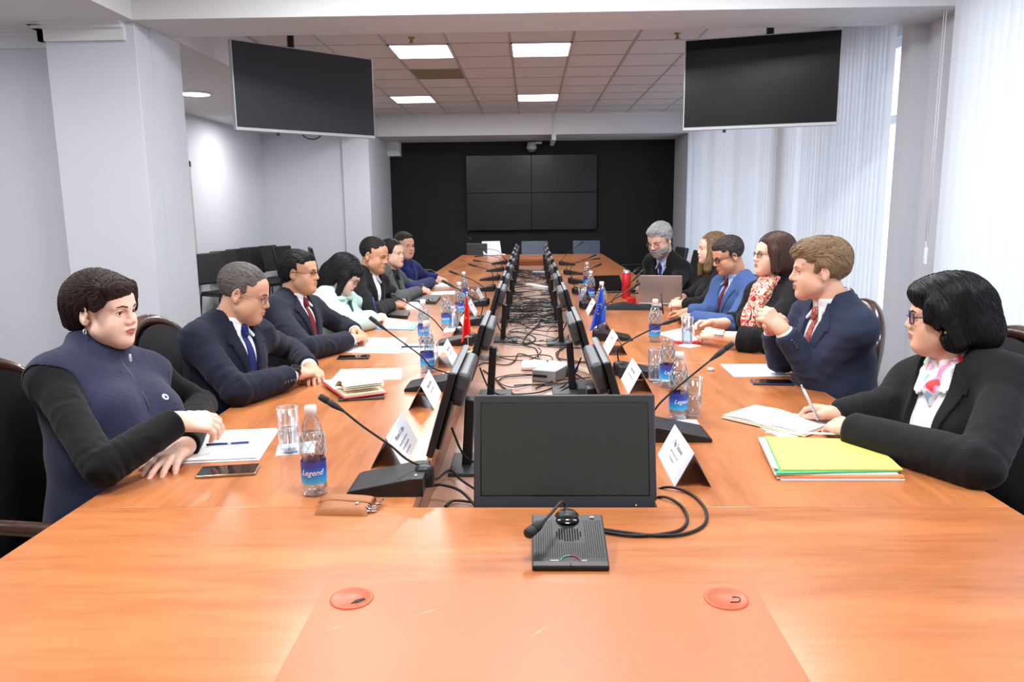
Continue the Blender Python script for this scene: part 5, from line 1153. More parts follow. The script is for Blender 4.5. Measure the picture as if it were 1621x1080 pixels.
# ---------------------------------------------------------------- the thirteen people
def short_post(fz=.062,yf=.035,side=.0,nape=-.075,k=.004):
    m=(side-nape)/.135
    return [('and',('or',('h',(0,0,fz),(0,-.35,-1)),('and',('h',(0,yf,0),(0,1,.25)),('h',(0,.035,side),(0,m,-1)))),k)]
def earcut(k=.004): return [('sub',('or',('e',(.08,-.006,-.012),(.016,.021,.035)),('e',(-.08,-.006,-.012),(.016,.021,.035))),k)]
def watch(ctx,k,col,strap,square=False,at=.93,lab='wristwatch'):
    el=Vector(ctx['arms'][k][0]);wr=Vector(ctx['arms'][k][1]); d=(wr-el).normalized(); p=el+(wr-el)*at-ctx['loc']; n=(Vector(ctx['arms'][k][3])).normalized(); n=(n-d*n.dot(d)).normalized()
    mb=MB(); rot=d.to_track_quat('Z','Y').to_matrix(); mb.lathe([(.0275,-.009),(.0300,-.009),(.0300,.009),(.0275,.009)],p,28,rot); w=mb.build(lab,strap,ctx['t'])
    sd=d.cross(n); M3=Matrix((d,sd,n)).transposed(); mb=MB()
    if square: mb.box(p+n*.032,(.036,.030,.010),M3,.004)
    else: mb.cyl(p+n*.027,p+n*.037,.021,n=28)
    mb.build('watch_case',col,w); mb=MB()
    if square: mb.box(p+n*.0372,(.031,.025,.001),M3,.0003)
    else: mb.cyl(p+n*.0371,p+n*.0376,.0175,n=28)
    mb.build('watch_face',blackg,w)
def badge(ctx,x,zz,r,m,off,name='badge'):
    q=ctx['Q'](x,0,zz); return patch(name,ctx['torso'],Cyl(ctx['Q'](x,.02,zz),ctx['Q'](x,.3,zz),r),off,.003,m,ctx['t'],ctx['loc'],.001)
def scarf_mat(name,cols,sc):
    m=bpy.data.materials.new(name); m.use_nodes=True; n=m.node_tree; b=n.nodes['Principled BSDF']; tc=n.nodes.new('ShaderNodeTexCoord'); t=n.nodes.new('ShaderNodeTexNoise'); t.inputs['Scale'].default_value=sc; t.inputs['Detail'].default_value=1.5; t.inputs['Distortion'].default_value=1.2
    r=n.nodes.new('ShaderNodeValToRGB'); r.color_ramp.interpolation='CONSTANT'; n.links.new(tc.outputs['Object'],t.inputs['Vector']); n.links.new(t.outputs[0],r.inputs[0]); n.links.new(r.outputs[0],b.inputs['Base Color']); b.inputs['Roughness'].default_value=.7
    k=len(cols); r.color_ramp.elements[0].color=lin(cols[0]); r.color_ramp.elements[0].position=0; r.color_ramp.elements[1].color=lin(cols[-1]); r.color_ramp.elements[1].position=.64
    for i,c in enumerate(cols[1:-1]): e=r.color_ramp.elements.new(.36+.28*i/(k-2)); e.color=lin(c)
    return m
WL=lambda *p:[tuple(q) for q in p]
X=lambda px,py,Y:np.array(PY(px,py,Y))
TH=lambda px,py,z=.795:np.array(T(px,py,z))
white=cloth('white_shirt',(226,228,234),900,.08); blkh=hairmat('hair_black',(22,20,22)); navy=cloth('navy_suit',(30,35,54),900,.12); navy2=cloth('dark_navy_suit',(36,38,54),900,.12)
lipm=mat('lip_rose',(178,104,96),.4,spec=.4); lipn=mat('lip_natural',(172,116,102),.45,spec=.4); browm=mat('brow_dark',(48,36,32),.8)
thin=mat('thin_metal_rim',(70,66,66),.3,metal=.8); blkrim=mat('black_rim',(20,20,24),.25)
# 1 woman in the fleece vest
def look_vest(c):
    sk=None; Q=c['Q'];z=c['z']
    ad=list(c['torso'])+c['up']; A=ad+[sleeve(c,k,.97,.044,.036) for k in c['arms']]
    v=mesh_field(A,c['h'],[('sub',Cap(Q(0,-.012,.50),Q(0,-.012,.70),.05),.006)],.007,disp=wrinkle(c,.0026,24,2)); to_obj('black_top',[v],cloth('black_jersey',(15,16,19),800,.12),c['t'],c['loc'])
    fl=mat('navy_fleece',(31,35,62),.95,sheen=.12,bump=(420,.5)); po=[('sub',Cap(c['sh'][k]+(c['sh'][k]-Q(0,0,.46))*.05,c['arms'][k][0],.060),.014) for k in ('R','L')]+[('sub',Cap(Q(0,-.004,.55),Q(0,-.0,.80),.054),.008)]
    tor=list(c['torso'])+[(Cap(Q(0,-.014,.53),Q(0,.0,.620),.066,.062),.03)]
    po.append(('sub',Half(Q(0,.0,.655),-unit(c['upv']+c['fw']*.10)),.004))
    def dz(V,Nn): return .003*noise3(V*np.array([1,1,1.6]),22,4)+.0007*noise3(V,260,3)
    v=mesh_field(tor,c['h'],po,.022,disp=dz); vs_=to_obj('fleece_vest',[v],fl,c['t'],c['loc'])
    zz=lambda L:[(x,z(y)) for x,y in L]; patch('zip',tor,Prism(c['B'],c['TR'],zz([(-.003,.61),(.003,.61),(.003,.05),(-.003,.05)]),.02,.4),.0235,.003,mat('zip_navy',(22,25,48),.4),vs_,c['loc'],.001)
    p=Vector(Q(0,.122,.535))-c['loc']; MB().box(p,(.004,.004,.02),Matrix(c['TR'].tolist()),.001).build('zip_pull',silver,vs_)
    patch('badge',tor,And(Cyl(Q(-.062,.02,.385),Q(-.062,.3,.385),.0105),),.0232,.002,mat('badge_white',(214,216,222),.6),vs_,c['loc'],.001)
    patch('badge_ring',tor,Cyl(Q(-.062,.02,.385),Q(-.062,.3,.385),.0062),.0236,.002,mat('zip_navy'),vs_,c['loc'],.001)
    hm=hairmat('hair_dark_brown',(44,28,27),(1,1,.25))
    hair(c,[(('e',(0,-.022,.050),(.086,.102,.085)),.02),(('e',(0,-.060,.012),(.086,.070,.078)),.03),(('e',(.022,.046,.082),(.062,.052,.036)),.03),(('c',(.06,.05,.075),(.086,.035,.02),.022,.012),.02),(('c',(-.05,.06,.075),(-.084,.04,.01),.022,.016),.02),(('c',(-.088,.03,.01),(-.084,.02,-.035),.016,.008),.02),(('e',(0,-.075,-.045),(.062,.04,.035)),.03)],hm,
      [('sub',('e',(0,.115,-.030),(.072,.082,.090)),.008),('sub',('e',(.085,.010,-.03),(.03,.030,.045)),.008),('sub',('e',(-.085,.030,-.055),(.03,.030,.035)),.008),('sub',('h',(0,0,-.078),(0,.2,1)),.01)],style='side',amp=.0022,freq=40,length=.085,count=4200)
    brows(c,mat('brow_brown',(62,42,38),.8)); lips(c,lipm)
    for q in (1,): 
        p=Vector(c['hR'](.082,-.006,-.050))-c['loc']; MB().tube([p+Vector((.0,.007*math.cos(a),.007*math.sin(a)-.006)) for a in np.linspace(0,6.28,13)],.0016,6,1).build('earring',mat('pearl_silver',(214,206,196),.25,metal=.5),c['t'])
bchair(-1.20,2.02,-PI/2,'carved-frame chair under the woman in the vest, at the left edge')
person('seated woman with short dark brown hair in a navy fleece vest, arms folded on table',X(164,492,2.24),-9,3,(.026,.148),(-1.22,2.12,.54),-22,
  {'R':(TH(160,742,.81),TH(278,668,.875),TH(325,668,.86)-TH(278,668,.875),(.1,-.55,.8),dict(curl=(.28,.35,.42,.5),thumb=.3)),
   'L':(TH(318,640,.80),TH(292,708,.785),TH(236,748,.775)-TH(292,708,.785),(.0,-.1,1),dict(curl=(.14,.16,.2,.25),thumb=.1,spread=.1))},
  skin('skin_a',(230,190,170)),look_vest,h=.0036,hs=.93,face=dict(jaw=1.0,cheek=1.06,nose=.96,fat=.0,eye=1.05,chin=1.02),bust=.002,build_=1.08,belly=.035,gaze=(0,0))
# 2 man with rimless glasses
def suit_look(jm,tm,shm,hairf,seed=1,buttons=None,end=.90,cuffend=1.0,lipc=None,off=.014,post=None,lapm=None,vee=None,brm=None,amp=.0036):
    def f(c):
        shirt(c,shm,cuffend=cuffend)
        if tm: tie(c,tm)
        jacket(c,jm,off=off,end=end,seed=seed,buttons=buttons,vee=vee,amp=amp); hairf(c); brows(c,brm or browm); lips(c,lipc or lipn)
        if post: post(c)
    return f
def hair_grey(c): hair(c,[(('e',(0,-.016,.040),(.081,.100,.086)),.02)],hairmat('hair_grey_short',(96,90,88),(1,1,1),.6,.45),short_post(.060,.030,.002,-.082)+earcut(),amp=.0010,style='back',freq=60,length=.022,count=5000,lift=.3)
bchair(-1.13,2.88,-PI/2,'carved-frame chair behind the man with rimless glasses')
def post2(c):
    glasses(c['H'],c['R'],c['hs'],c['t'],c['loc'],thin,.024,.0165,.0008,drop=.002); watch(c,'R',mat('watch_black',(26,26,28),.3),rubber,at=1.0)
person('seated man with short grey hair, rimless glasses, navy suit and blue tie',X(386,464,2.95),6,18,(.062,.118),(-1.25,2.92,.54),-20,
  {'R':(TH(374,620,.805),TH(466,594,.805),TH(508,582,.80)-TH(466,594,.805),(.1,-.5,.85),dict(curl=(.3,.38,.45,.5),thumb=.3)),
   'L':(TH(462,555,.805),TH(492,584,.79),TH(512,612,.775)-TH(492,584,.79),(.1,-.2,1),dict(curl=(.2,.24,.28,.34),thumb=.2))},
  skin('skin_b',(200,152,126)),suit_look(navy,cloth('tie_blue',(28,40,98),900,.1,.4),white,hair_grey,3,['R'],post=post2,cuffend=.95,end=.86),h=.0042,hs=.93,face=dict(jaw=1.05,nose=1.04,eye=.8,cheek=1.05,fat=.004),build_=1.06,belly=.02)
# 3 man with the red tie
def hair_blk(c): hair(c,[(('e',(0,-.018,.042),(.083,.100,.088)),.02),(('e',(0,-.055,-.005),(.074,.062,.062)),.03),(('e',(.0,.05,.088),(.050,.035,.022)),.02)],blkh,short_post(.068,.022,.004,-.086)+earcut(),amp=.0014,style='back',freq=50,length=.05,count=3600)
bchair(-1.13,3.86,-PI/2,'carved-frame chair behind the man with the dark red tie')
person('seated man with black hair, half-rim glasses, dark suit and dark red tie',X(474,431,3.90),-4,4,(.040,.135),(-1.25,3.86,.54),-18,
  {'R':(TH(484,553,.805),TH(556,538,.80),TH(588,526,.80)-TH(556,538,.80),(-.1,-.75,.6),dict(curl=(.5,.55,.6,.65),thumb=.5)),
   'L':(TH(545,518,.805),TH(562,525,.80),TH(590,534,.79)-TH(562,525,.80),(.3,.5,.8),dict(curl=(.55,.6,.6,.65),thumb=.5))},
  skin('skin_c',(196,146,118)),suit_look(navy2,cloth('tie_dark_red',(112,30,42),500,.1,.5),white,hair_blk,5,post=lambda c:glasses(c['H'],c['R'],c['hs'],c['t'],c['loc'],blkrim,.022,.014,.0013,True,True)),h=.0050,hs=.90,face=dict(jaw=1.1,nose=1.05,eye=.8,cheek=1.15,fat=.004),build_=1.02,belly=.02)
# 4 woman in mint
def look_mint(c):
    Q=c['Q']; mm=cloth('mint_knit',(180,212,206),500,.2); A=list(c['torso'])+c['up']+[sleeve(c,k,.92,.05,.040) for k in c['arms']]
    v=mesh_field(A,c['h'],[('sub',Cap(Q(0,-.012,.52),Q(0,-.012,.70),.058),.006)],.020,disp=wrinkle(c,.0035,20,2)); j=to_obj('mint_sweater',[v],mm,c['t'],c['loc'])
    L=[]
    for q in (-1,1): L.append((Ell(Q(q*.05,.07,.535),(.045,.035,.016),c['TR']),.02))
    to_obj('collar',[mesh_field(L+[(Cap(Q(-.06,-.03,.56),Q(.06,-.03,.56),.02),.02)],c['h']*.8,(),0,n=8)],mm,j,c['loc'])
    to_obj('ribbon',[mesh_field([(Cap(Q(0,.115,.50),Q(.004,.14,.40),.008,.012),.01),(Ell(Q(0,.112,.51),(.026,.010,.010),c['TR']),.01)],c['h']*.8,(),0,n=8)],mat('dark_green_ribbon',(26,44,44),.5),c['t'],c['loc'])
    hair(c,[(('e',(0,-.02,.045),(.090,.108,.092)),.02),(('e',(0,-.06,-.05),(.098,.062,.12)),.05),(('c',(.078,.02,.0),(.086,.05,-.14),.024,.02),.04),(('c',(-.078,.02,.0),(-.086,.05,-.14),.024,.02),.04),(('e',(0,.062,.062),(.066,.034,.030)),.02),(('c',(0,-.09,-.05),(0,-.10,-.19),.06,.045),.05)],hairmat('hair_long_black',(20,19,22),(1,1,.2)),
      [('sub',('e',(0,.118,-.035),(.056,.075,.080)),.008)],amp=.002,freq=50)
    brows(c,browm,z0=.02); lips(c,lipm); glasses(c['H'],c['R'],c['hs'],c['t'],c['loc'],mat('rose_gold_rim',(150,96,88),.3,metal=.5),.024,.019,.0016)
mchair(-1.14,4.60,-PI/2,'black chair under the woman in mint')
person('seated woman with long black hair and round glasses in a pale mint sweater',X(546,434,4.62),0,36,(.075,.120),(-1.25,4.60,.54),-14,
  {'R':(TH(545,515,.805),TH(590,506,.80),TH(622,497,.80)-TH(590,506,.80),(-.1,-.6,.8),dict(curl=(.5,.6,.7,.75),thumb=.6)),
   'L':(TH(582,488,.805),TH(592,497,.79),TH(612,503,.78)-TH(592,497,.79),(.1,-.1,1),dict(curl=(.3,.35,.4,.5),thumb=.3))},
  skin('skin_d',(226,184,164)),look_mint,h=.0056,hs=.92,face=dict(jaw=.98,eye=.8,nose=.9),bust=.01)
pen=thing('ballpoint_pen','pen held upright by the woman in mint','pen',TH(598,504,.80)); MB().cyl((0,0,0),(-.02,-.02,.13),.004,n=8).build('barrel',mat('pen_blue'),pen)
# 5 man in black jacket, open collar
def hair_crew(c): hair(c,[(('e',(0,-.016,.040),(.0785,.0985,.088)),.02)],hairmat('hair_crew',(38,34,34)),short_post(.068,.020,.035,-.045)+earcut(),amp=.0006,style='back',length=.016)
mchair(-1.14,5.25,-PI/2,'black chair under the man in the open black jacket')
person('seated man with a black crew cut, black jacket over an open white shirt, looking down',X(592,404,5.25),-16,14,(.045,.130),(-1.25,5.25,.54),-20,
  {'R':(TH(590,494,.805),TH(620,482,.80),TH(640,484,.78)-TH(620,482,.80),(0,-.4,.9),dict(curl=(.3,.35,.4,.45),thumb=.4)),
   'L':(TH(628,470,.805),TH(636,476,.79),TH(634,487,.775)-TH(636,476,.79),(0,-.2,1),dict(curl=(.3,.35,.4,.45),thumb=.4))},
  skin('skin_e',(190,140,112)),suit_look(cloth('black_suit',(26,27,31)),None,white,hair_crew,7),h=.0060,hs=.97,face=dict(jaw=1.08,nose=1.05,eye=.7,cheek=1.1,fat=.004),build_=1.04,belly=.02)
# 6 woman in the grey jacket
def look_grey(c):
    shirt(c,mat('black_top',(20,20,23),.8),cuff=[]); jacket(c,cloth('grey_jacket',(84,88,90)),seed=4,end=.95)
    hair(c,[(('e',(0,-.018,.045),(.083,.103,.086)),.02),(('e',(0,-.07,-.03),(.07,.05,.08)),.04),(('c',(.06,-.06,-.05),(.07,-.02,-.17),.03,.02),.04)],hairmat('hair_dark_long',(34,26,26),(1,1,.25)),[('sub',('e',(0,.112,-.028),(.064,.080,.092)),.008)],amp=.0014)
    brows(c,browm,.0022); lips(c,lipm)
mchair(-1.14,6.0,-PI/2,'black chair under the woman in the grey jacket')
person('seated woman with dark hair tied back, dark grey jacket, looking across the table',X(621,402,6.0),-22,0,(.030,.140),(-1.25,5.98,.54),-20,
  {'R':(TH(630,473,.805),TH(662,462,.80),TH(682,461,.78)-TH(662,462,.80),(0,-.4,.9),dict(curl=(.3,.35,.4,.45),thumb=.4)),
   'L':(TH(655,455,.805),TH(668,458,.79),TH(682,463,.78)-TH(668,458,.79),(0,-.2,1),dict(curl=(.3,.35,.4,.45),thumb=.4))},
  skin('skin_f',(220,178,154)),look_grey,h=.0064,hs=.93,face=dict(jaw=.88,eye=1.,nose=.9,cheek=.95),bust=.01)
# 7 man in blue uniform
def look_uni(c):
    m=cloth('uniform_blue',(26,36,92)); shirt(c,cloth('uniform_shirt',(34,48,110)),cuff=[]); j=jacket(c,m,seed=9,end=.95,vee=[(-.03,.62),(.03,.62),(.02,.52),(.0,.46),(-.02,.52)])
    MB().ell(Vector(c['sh']['R'])-c['loc']+Vector((.02,-.055,.02)),(.012,.008,.02)).build('shoulder_patch',mat('gold_thread',(190,160,90),.5),j)
    hair(c,[(('e',(0,-.016,.040),(.080,.100,.090)),.02),(('e',(0,.045,.092),(.05,.03,.02)),.02)],hairmat('hair_fade',(52,44,42),(1,1,1),.6),short_post(.064,.024,.03,-.045)+earcut(),amp=.001,style='back'); brows(c,browm); lips(c,lipn)
mchair(-1.14,7.02,-PI/2,'black chair under the man in the blue uniform')
person('seated man in a dark blue uniform jacket looking toward the camera',X(640,389,7.0),-42,4,(.025,.150),(-1.25,7.0,.54),-28,
  {'R':(TH(648,460,.805),TH(684,446,.80),TH(706,441,.79)-TH(684,446,.80),(0,-.4,.9),dict(curl=(.2,.35,.5,.55),thumb=.5)),
   'L':(TH(676,440,.805),TH(692,441,.80),TH(706,445,.78)-TH(692,441,.80),(0,-.2,1),dict(curl=(.3,.35,.4,.45),thumb=.4))},
  skin('skin_g',(206,160,134)),look_uni,h=.0068,hs=.98,face=dict(jaw=1.1,eye=.8,nose=1.05,cheek=1.1,fat=.004),build_=1.04)
# ---- window side
def look_blazer(c):
    Q=c['Q']; shirt(c,white,cuff=[],front=True); jacket(c,cloth('black_blazer',(30,30,34)),off=.018,seed=12,end=1.0,amp=.003,vee=[(-.085,.62),(.085,.62),(.080,.52),(.045,.18),(-.045,.18),(-.080,.52)],lapw=.055,lapx=.026)
    A=[];P=[]
    for k in range(13):
        a=math.radians(-70+320*k/12); P.append(Q(.066*math.cos(-a),-.006+.064*math.sin(-a),.585+.015*max(0,math.sin(a))-.045*max(0,-math.sin(a))))
    for a_,b_ in zip(P,P[1:]): A.append((Cap(a_+c['upv']*.006,b_+c['upv']*.006,.021),.012))
    A+=[(Cap(P[0],Q(.012,.092,.505),.018,.020),.012),(Cap(P[-1],Q(-.012,.092,.505),.018,.020),.012),(Cap(Q(0,.098,.50),Q(.005,.118,.40),.022,.010),.02)]
    v=mesh_field(A,c['h'],(),0,n=8,disp=lambda V,Nn:.003*noise3(V,50,3)); to_obj('silk_scarf',[v],scarf_mat('scarf_pastel',[(230,60,60),(250,150,190),(236,236,240),(150,190,226),(190,224,140),(240,100,160)],14),c['t'],c['loc'])
    A=[]
    for q in (-1,1): A+=[(Cap(Q(q*.052,.062,.560),Q(q*.070,.100,.500),.010,.006),.012),(Cap(Q(q*.045,.070,.552),Q(q*.055,.108,.492),.009,.005),.012),(Cap(Q(q*.038,.075,.545),Q(q*.040,.108,.498),.008,.005),.012),(Cap(Q(q*.066,.02,.585),Q(q*.055,.060,.562),.010),.01)]
    to_obj('shirt_collar',[mesh_field(A,c['h'],(),0,n=8)],white,c['t'],c['loc'])
    hm=hairmat('hair_wavy_black',(18,18,23),(1,1,.4),.36)
    hair(c,[(('e',(0,-.024,.050),(.100,.112,.092)),.02),(('e',(0,-.070,-.015),(.104,.078,.090)),.04),(('e',(.0,.050,.075),(.075,.052,.040)),.03),(('c',(.085,.02,.02),(.094,-.02,-.075),.028,.030),.03),(('c',(-.085,.02,.02),(-.094,-.02,-.075),.028,.030),.03),(('c',(.06,-.10,-.05),(-.06,-.10,-.05),.05,.05),.04),(('c',(.088,.045,.05),(.085,.055,.0),.014,.010),.02),(('c',(-.088,.045,.05),(-.085,.055,.0),.014,.010),.02)],hm,
      [('sub',('e',(0,.122,-.035),(.078,.078,.090)),.008),('sub',('e',(0,.055,-.085),(.105,.045,.055)),.01),('sub',('e',(-.098,.016,-.036),(.030,.018,.020)),.006)],amp=.004,freq=24,style='down',length=.09,count=5200,lift=1.)
    brows(c,browm); lips(c,lipn); glasses(c['H'],c['R'],c['hs'],c['t'],c['loc'],mat('blue_black_rim',(34,38,84),.25),.024,.017,.0022,True)
    MB().ell(Vector(c['hR'](-.082,.004,-.042))-c['loc'],(.006,)*3,None,12).build('pearl_earring',mat('pearl',(232,224,214),.2),c['t'])
    k='L'; wr=Vector(c['arms'][k][1]); 
bchair(1.22,2.46,PI/2,'carved-frame chair under the woman in the black jacket, at the right edge')
R1w=TH(1352,682,.80)
person('seated woman with thick black hair, blue glasses, black jacket and pastel scarf, writing',X(1496,500,2.28),157,5,(.035,.145),(1.40,2.20,.54),-166,
  {'L':(TH(1552,738,.80),R1w,TH(1300,664,.795)-R1w,(-.1,-.6,.8),dict(curl=(.35,.42,.5,.55),thumb=.45)),
   'R':(TH(1398,648,.81),TH(1332,656,.80),TH(1296,645,.80)-TH(1332,656,.80),(.1,.2,.95),dict(curl=(.4,.5,.6,.65),thumb=.55))},
  skin('skin_h',(220,172,148)),look_blazer,h=.0036,hs=.94,face=dict(jaw=1.06,cheek=1.12,nose=1.02,fat=.010,eye=1.),bust=.015,build_=1.16,belly=.04)
pen=thing('ballpoint_pen','silver pen in the hand of the woman in the black jacket','pen',TH(1296,655,.80)); MB().cyl((0,0,-.02),(-.045,.02,.075),.0045,n=10).build('barrel',silver,pen); MB().cyl((-.045,.02,.075),(-.052,.023,.088),.003,n=8).build('tip',chrome,pen)
# fair-haired man
def hair_sand(c): hair(c,[(('e',(0,-.016,.046),(.088,.104,.092)),.02),(('e',(0,.046,.092),(.070,.048,.034)),.03),(('e',(.02,.085,.078),(.044,.022,.018)),.02),(('e',(0,-.06,.04),(.08,.062,.075)),.03)],hairmat('hair_sandy',(146,120,94),(1,1,1),.5,.45),short_post(.058,.030,-.012,-.078)+earcut(),amp=.0038,style='messy',seed=8,length=.06,count=5200,lift=1.)
bchair(1.05,3.24,PI/2,'carved-frame chair behind the fair-haired man on the window side')
tieR=scarf_mat('tie_red_pattern',[(150,40,40),(190,60,50),(60,40,70),(220,150,120),(150,36,40)],160)
person('seated man with tousled fair hair in a navy suit, hands clasped above the table',X(1297,428,2.95),168,4,(.055,.130),(1.23,2.98,.54),-168,
  {'L':(TH(1288,592,.805),X(1240,524,2.90),X(1208,492,2.94)-X(1240,524,2.90),(.1,-.8,.5),dict(curl=(.62,.66,.7,.75),thumb=.6)),
   'R':(TH(1236,572,.805),X(1222,524,3.10),X(1216,490,2.98)-X(1222,524,3.10),(-.6,.5,.6),dict(curl=(.62,.66,.7,.75),thumb=.6))},
  skin('skin_i',(222,174,150)),suit_look(cloth('navy_blue_suit',(44,52,74)),tieR,white,hair_sand,21,['L'],brm=mat('brow_fair',(146,112,84),.8)),h=.0042,hs=.93,face=dict(jaw=1.02,nose=1.1,eye=.9,chin=1.04),build_=1.03,belly=.02)
# woman with the scarf
def look_scarf(c):
    Q=c['Q']; m=cloth('black_cardigan',(26,25,28)); A=list(c['torso'])+c['up']+[sleeve(c,k,.35,.05,.052) for k in c['arms']]
    v=mesh_field(A,c['h'],[('sub',Cap(Q(0,-.012,.52),Q(0,-.012,.70),.058),.006)],.014,disp=wrinkle(c,.003,22,6)); to_obj('black_cardigan',[v],m,c['t'],c['loc'])
    L=[(-.066,.60),(.066,.60),(.064,.50),(.046,.16),(-.046,.16),(-.064,.50)]
    sm=scarf_mat('scarf_red_cream',[(30,30,50),(206,36,32),(238,232,210),(214,50,40),(226,214,180),(206,36,32)],24)
    A=list(c['torso'])+c['neck']+[(Cap(Q(0,.08,.50),Q(0,.10,.15),.05,.045),.05)]
    s_=patch('patterned_scarf',A,And(Prism(c['B'],c['TR'],[(x,c['z'](y)) for x,y in L],-.1,.4),Half(Q(0,0,.60),c['upv'])),.024,c['h'],sm,c['t'],c['loc'],.006,disp=lambda V,Nn:.006*noise3(V*np.array([1,1,.5]),60,3))
    hair(c,[(('e',(0,-.020,.050),(.090,.106,.088)),.02),(('e',(0,-.040,-.03),(.096,.088,.098)),.04),(('c',(.080,.020,.02),(.090,.020,-.085),.020,.020),.04),(('c',(-.080,.020,.02),(-.090,.020,-.085),.020,.020),.04)],hairmat('hair_brown_bob',(70,46,38),(1,1,.2),.35,.25),
      [('sub',('e',(0,.120,-.030),(.074,.084,.100)),.006),('sub',('h',(0,0,-.112),(0,.1,1)),.008)],amp=.0012,freq=50,length=.09,count=3600,lift=.3)
    brows(c,mat('brow_brown'),.0022); lips(c,lipm); glasses(c['H'],c['R'],c['hs'],c['t'],c['loc'],mat('purple_rim',(64,48,74),.3),.022,.0145,.0016,True)
    watch(c,'L',whitep,mat('white_strap',(224,222,220),.5),True,.90,'smartwatch')
bchair(1.16,4.0,PI/2,'carved-frame chair behind the woman with the red scarf')
person('smiling seated woman with a brown bob, glasses, black cardigan and red patterned scarf',X(1224,404,4.0),-174,-2,(.030,.145),(1.30,3.98,.54),-160,
  {'L':(TH(1196,540,.805),TH(1136,532,.81),TH(1100,522,.82)-TH(1136,532,.81),(-.1,-.75,.6),dict(curl=(.3,.34,.4,.45),thumb=.4)),
   'R':(TH(1172,512,.805),TH(1126,513,.82),TH(1098,515,.82)-TH(1126,513,.82),(-.2,.6,.7),dict(curl=(.35,.4,.45,.5),thumb=.5))},
  skin('skin_j',(228,184,160)),look_scarf,h=.0050,hs=.91,face=dict(jaw=1.0,eye=.9,nose=1.06,smile=1.,cheek=1.1),bust=.02,build_=1.03,belly=.03)
# man in the blue suit
def hair_dg(c): hair(c,[(('e',(0,-.016,.044),(.083,.101,.088)),.02),(('e',(0,.045,.088),(.058,.04,.026)),.02)],hairmat('hair_salt_dark',(62,54,52),(1,1,1),.5,.45),short_post(.062,.026,-.005,-.08)+earcut(),amp=.0018,style='back',freq=46)
mchair(1.18,4.72,PI/2,'black chair under the man in the blue suit')
person('seated man with dark hair and black glasses in a bright blue suit, writing',X(1153,405,4.7),-171,20,(.060,.138),(1.28,4.72,.54),-160,
  {'L':(TH(1158,514,.805),TH(1094,504,.80),TH(1064,498,.80)-TH(1094,504,.80),(-.1,-.6,.8),dict(curl=(.4,.5,.55,.6),thumb=.6)),
   'R':(TH(1120,494,.805),TH(1090,494,.80),TH(1064,494,.79)-TH(1090,494,.80),(-.2,.3,.9),dict(curl=(.4,.45,.5,.55),thumb=.5))},
  skin('skin_k',(196,142,112)),suit_look(cloth('blue_suit',(62,84,132)),cloth('tie_wine',(92,26,40),900,.1,.5),cloth('light_blue_shirt',(150,176,224)),hair_dg,31,post=lambda c:glasses(c['H'],c['R'],c['hs'],c['t'],c['loc'],blkrim,.024,.0165,.0022,False)),h=.0056,hs=.92,face=dict(jaw=1.0,nose=1.06,eye=.7),build_=1.0)
# blonde woman
def look_blonde(c):
    Q=c['Q']; A=list(c['torso'])+c['up']+[sleeve(c,k,.9,.046,.036) for k in c['arms']]
    v=mesh_field(A,c['h'],[('sub',Cap(Q(0,-.012,.52),Q(0,-.012,.70),.055),.006)],.012,disp=wrinkle(c,.003,22,6)); to_obj('black_sweater',[v],cloth('black_knit',(24,25,28)),c['t'],c['loc'])
    hair(c,[(('e',(0,-.022,.046),(.088,.105,.088)),.02),(('e',(0,-.06,-.03),(.088,.07,.10)),.04),(('c',(.078,.02,-.0),(.098,.045,-.15),.024,.03),.03),(('c',(-.078,.02,-.0),(-.098,.045,-.15),.024,.03),.03),(('c',(.09,.05,-.13),(.07,.07,-.20),.028,.015),.03)],hairmat('hair_blonde_brown',(126,98,72),(1,1,.3),.45,.6),
      [('sub',('e',(0,.120,-.030),(.072,.084,.098)),.006)],amp=.004,freq=26,style='down')
    brows(c,mat('brow_brown'),.0022); lips(c,lipm)
mchair(1.22,5.45,PI/2,'black chair under the blonde woman, its back showing over her shoulder')
person('seated woman with wavy brown-blonde hair in a black sweater, partly behind the man in blue',X(1127,394,5.45),178,0,(.030,.140),(1.34,5.45,.54),-175,
  {'L':(TH(1112,484,.805),TH(1084,482,.80),TH(1062,480,.80)-TH(1084,482,.80),(-.1,-.6,.8),dict(curl=(.3,.35,.4,.45),thumb=.4)),
   'R':(TH(1096,468,.805),TH(1082,471,.80),TH(1066,473,.80)-TH(1082,471,.80),(0,.2,.9),dict(curl=(.3,.35,.4,.45),thumb=.4))},
  skin('skin_l',(228,186,164)),look_blonde,h=.0062,hs=.92,face=dict(jaw=.95,eye=.7,nose=.95),bust=.015)
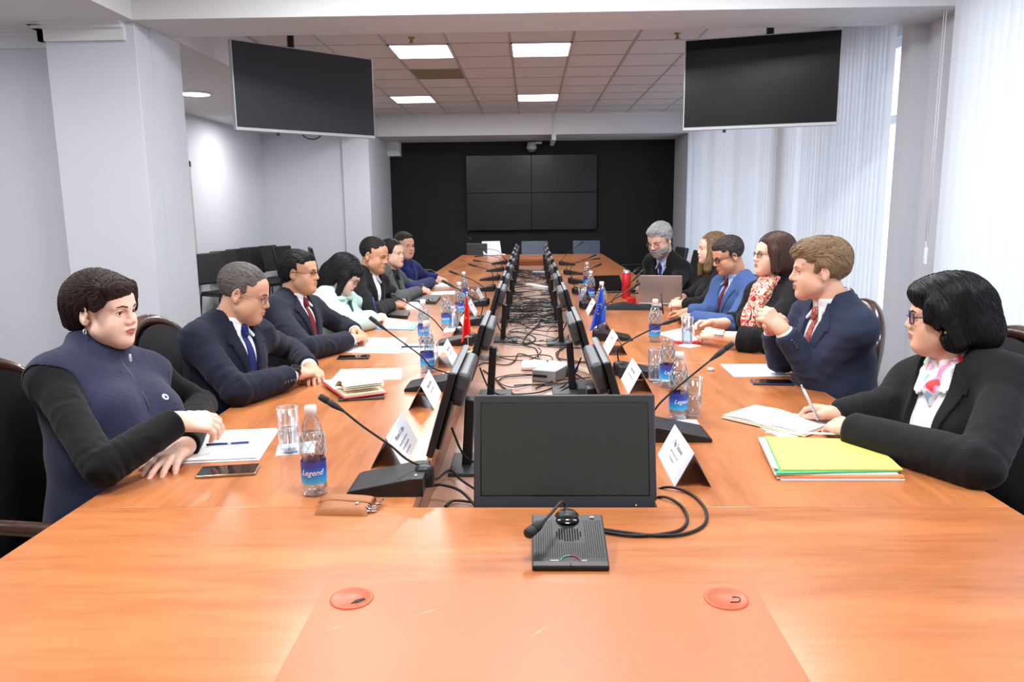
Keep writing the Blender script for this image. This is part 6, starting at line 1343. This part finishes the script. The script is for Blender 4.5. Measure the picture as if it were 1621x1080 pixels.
# white-bearded man
def look_beard(c):
    Q=c['Q']; shirt(c,cloth('pale_blue_shirt',(176,194,224)),cuff=[]); tie(c,cloth('tie_indigo',(44,44,110),900,.1,.5),.014)
    A=list(c['torso'])+c['up']+[sleeve(c,k,.92,.047,.038) for k in c['arms']]
    v=mesh_field(A,c['h'],[('sub',Prism(c['B'],c['TR'],[(x,c['z'](y)) for x,y in [(-.06,.62),(.06,.62),(.05,.53),(0,.44),(-.05,.53)]],0,.4),.003),('sub',Cap(Q(0,-.012,.50),Q(0,-.012,.70),.056),.006)],.018,disp=wrinkle(c,.003,20,6)); to_obj('black_pullover',[v],cloth('black_wool',(26,27,30)),c['t'],c['loc'])
    gm=hairmat('hair_white_grey',(168,166,166),(1,1,1),.5,.3); hair(c,[(('e',(0,-.016,.046),(.086,.102,.090)),.02),(('e',(.0,.050,.086),(.062,.042,.032)),.02)],gm,short_post(.062,.028,-.02,-.085)+earcut(),amp=.003,style='messy')
    class Bd:
        def __call__(self,X_):
            q=((X_-c['H'])@c['R'])/c['hs']; x,y,z=q[...,0],q[...,1],q[...,2]; a=np.maximum(z+.062-.5*np.abs(x),-(y-.005)); m=np.sqrt((x/.021)**2+((z+.0585)/.008)**2); mu=np.maximum((np.sqrt((x/.030)**2+((z+.0500)/.0085)**2)-1)*.0085,-(y-.05)); return np.minimum(np.maximum(a*.8,-(m-1)*.008),mu)*c['hs']
    v=mesh_field(c['head'],c['h']*.6,[('and',Bd(),.003)],.0022,n=10,disp=lambda V,Nn:.0010*noise3(V,200,4)); st,_t=strands(c,v,'down',.013,2600,3,1.2,gm); o_=to_obj('beard',[v,st],gm,c['t'],c['loc']); a_=o_.data.attributes.new('tone','FLOAT','POINT'); a_.data.foreach_set('value',np.clip(1.+.4*noise3(np.array([q.co for q in o_.data.vertices]),150,2),.5,1.6).astype(f32))
    brows(c,mat('brow_grey',(130,126,124),.8),.0035); glasses(c['H'],c['R'],c['hs'],c['t'],c['loc'],mat('brown_rim',(96,60,56),.3),.023,.015,.0018,drop=.012)
mchair(1.2,6.45,PI/2,'black chair under the white-bearded man')
person('seated man with white-grey hair, beard and glasses in a black pullover',X(1045,380,6.1),-136,22,(.070,.150),(1.28,6.4,.54),-142,
  {'L':(TH(1060,466,.805),TH(1034,460,.80),TH(1008,457,.80)-TH(1034,460,.80),(-.1,-.6,.8),dict(curl=(.4,.5,.55,.6),thumb=.5)),
   'R':(TH(1028,444,.805),TH(1016,450,.80),TH(1003,456,.80)-TH(1016,450,.80),(-.2,.2,.95),dict(curl=(.35,.4,.5,.55),thumb=.5))},
  skin('skin_m',(222,176,154)),look_beard,h=.0066,hs=1.05,face=dict(jaw=1.0,eye=.5,nose=1.1),build_=1.06,belly=.03)
# leftovers of the copied originals are all in use

pen=thing('ballpoint_pen','dark pen held upright by the man in the bright blue suit','pen',TH(1050,497,.79)); MB().cyl((0,0,0),(-.012,.03,.125),.0045,n=8).build('barrel',blackp,pen)
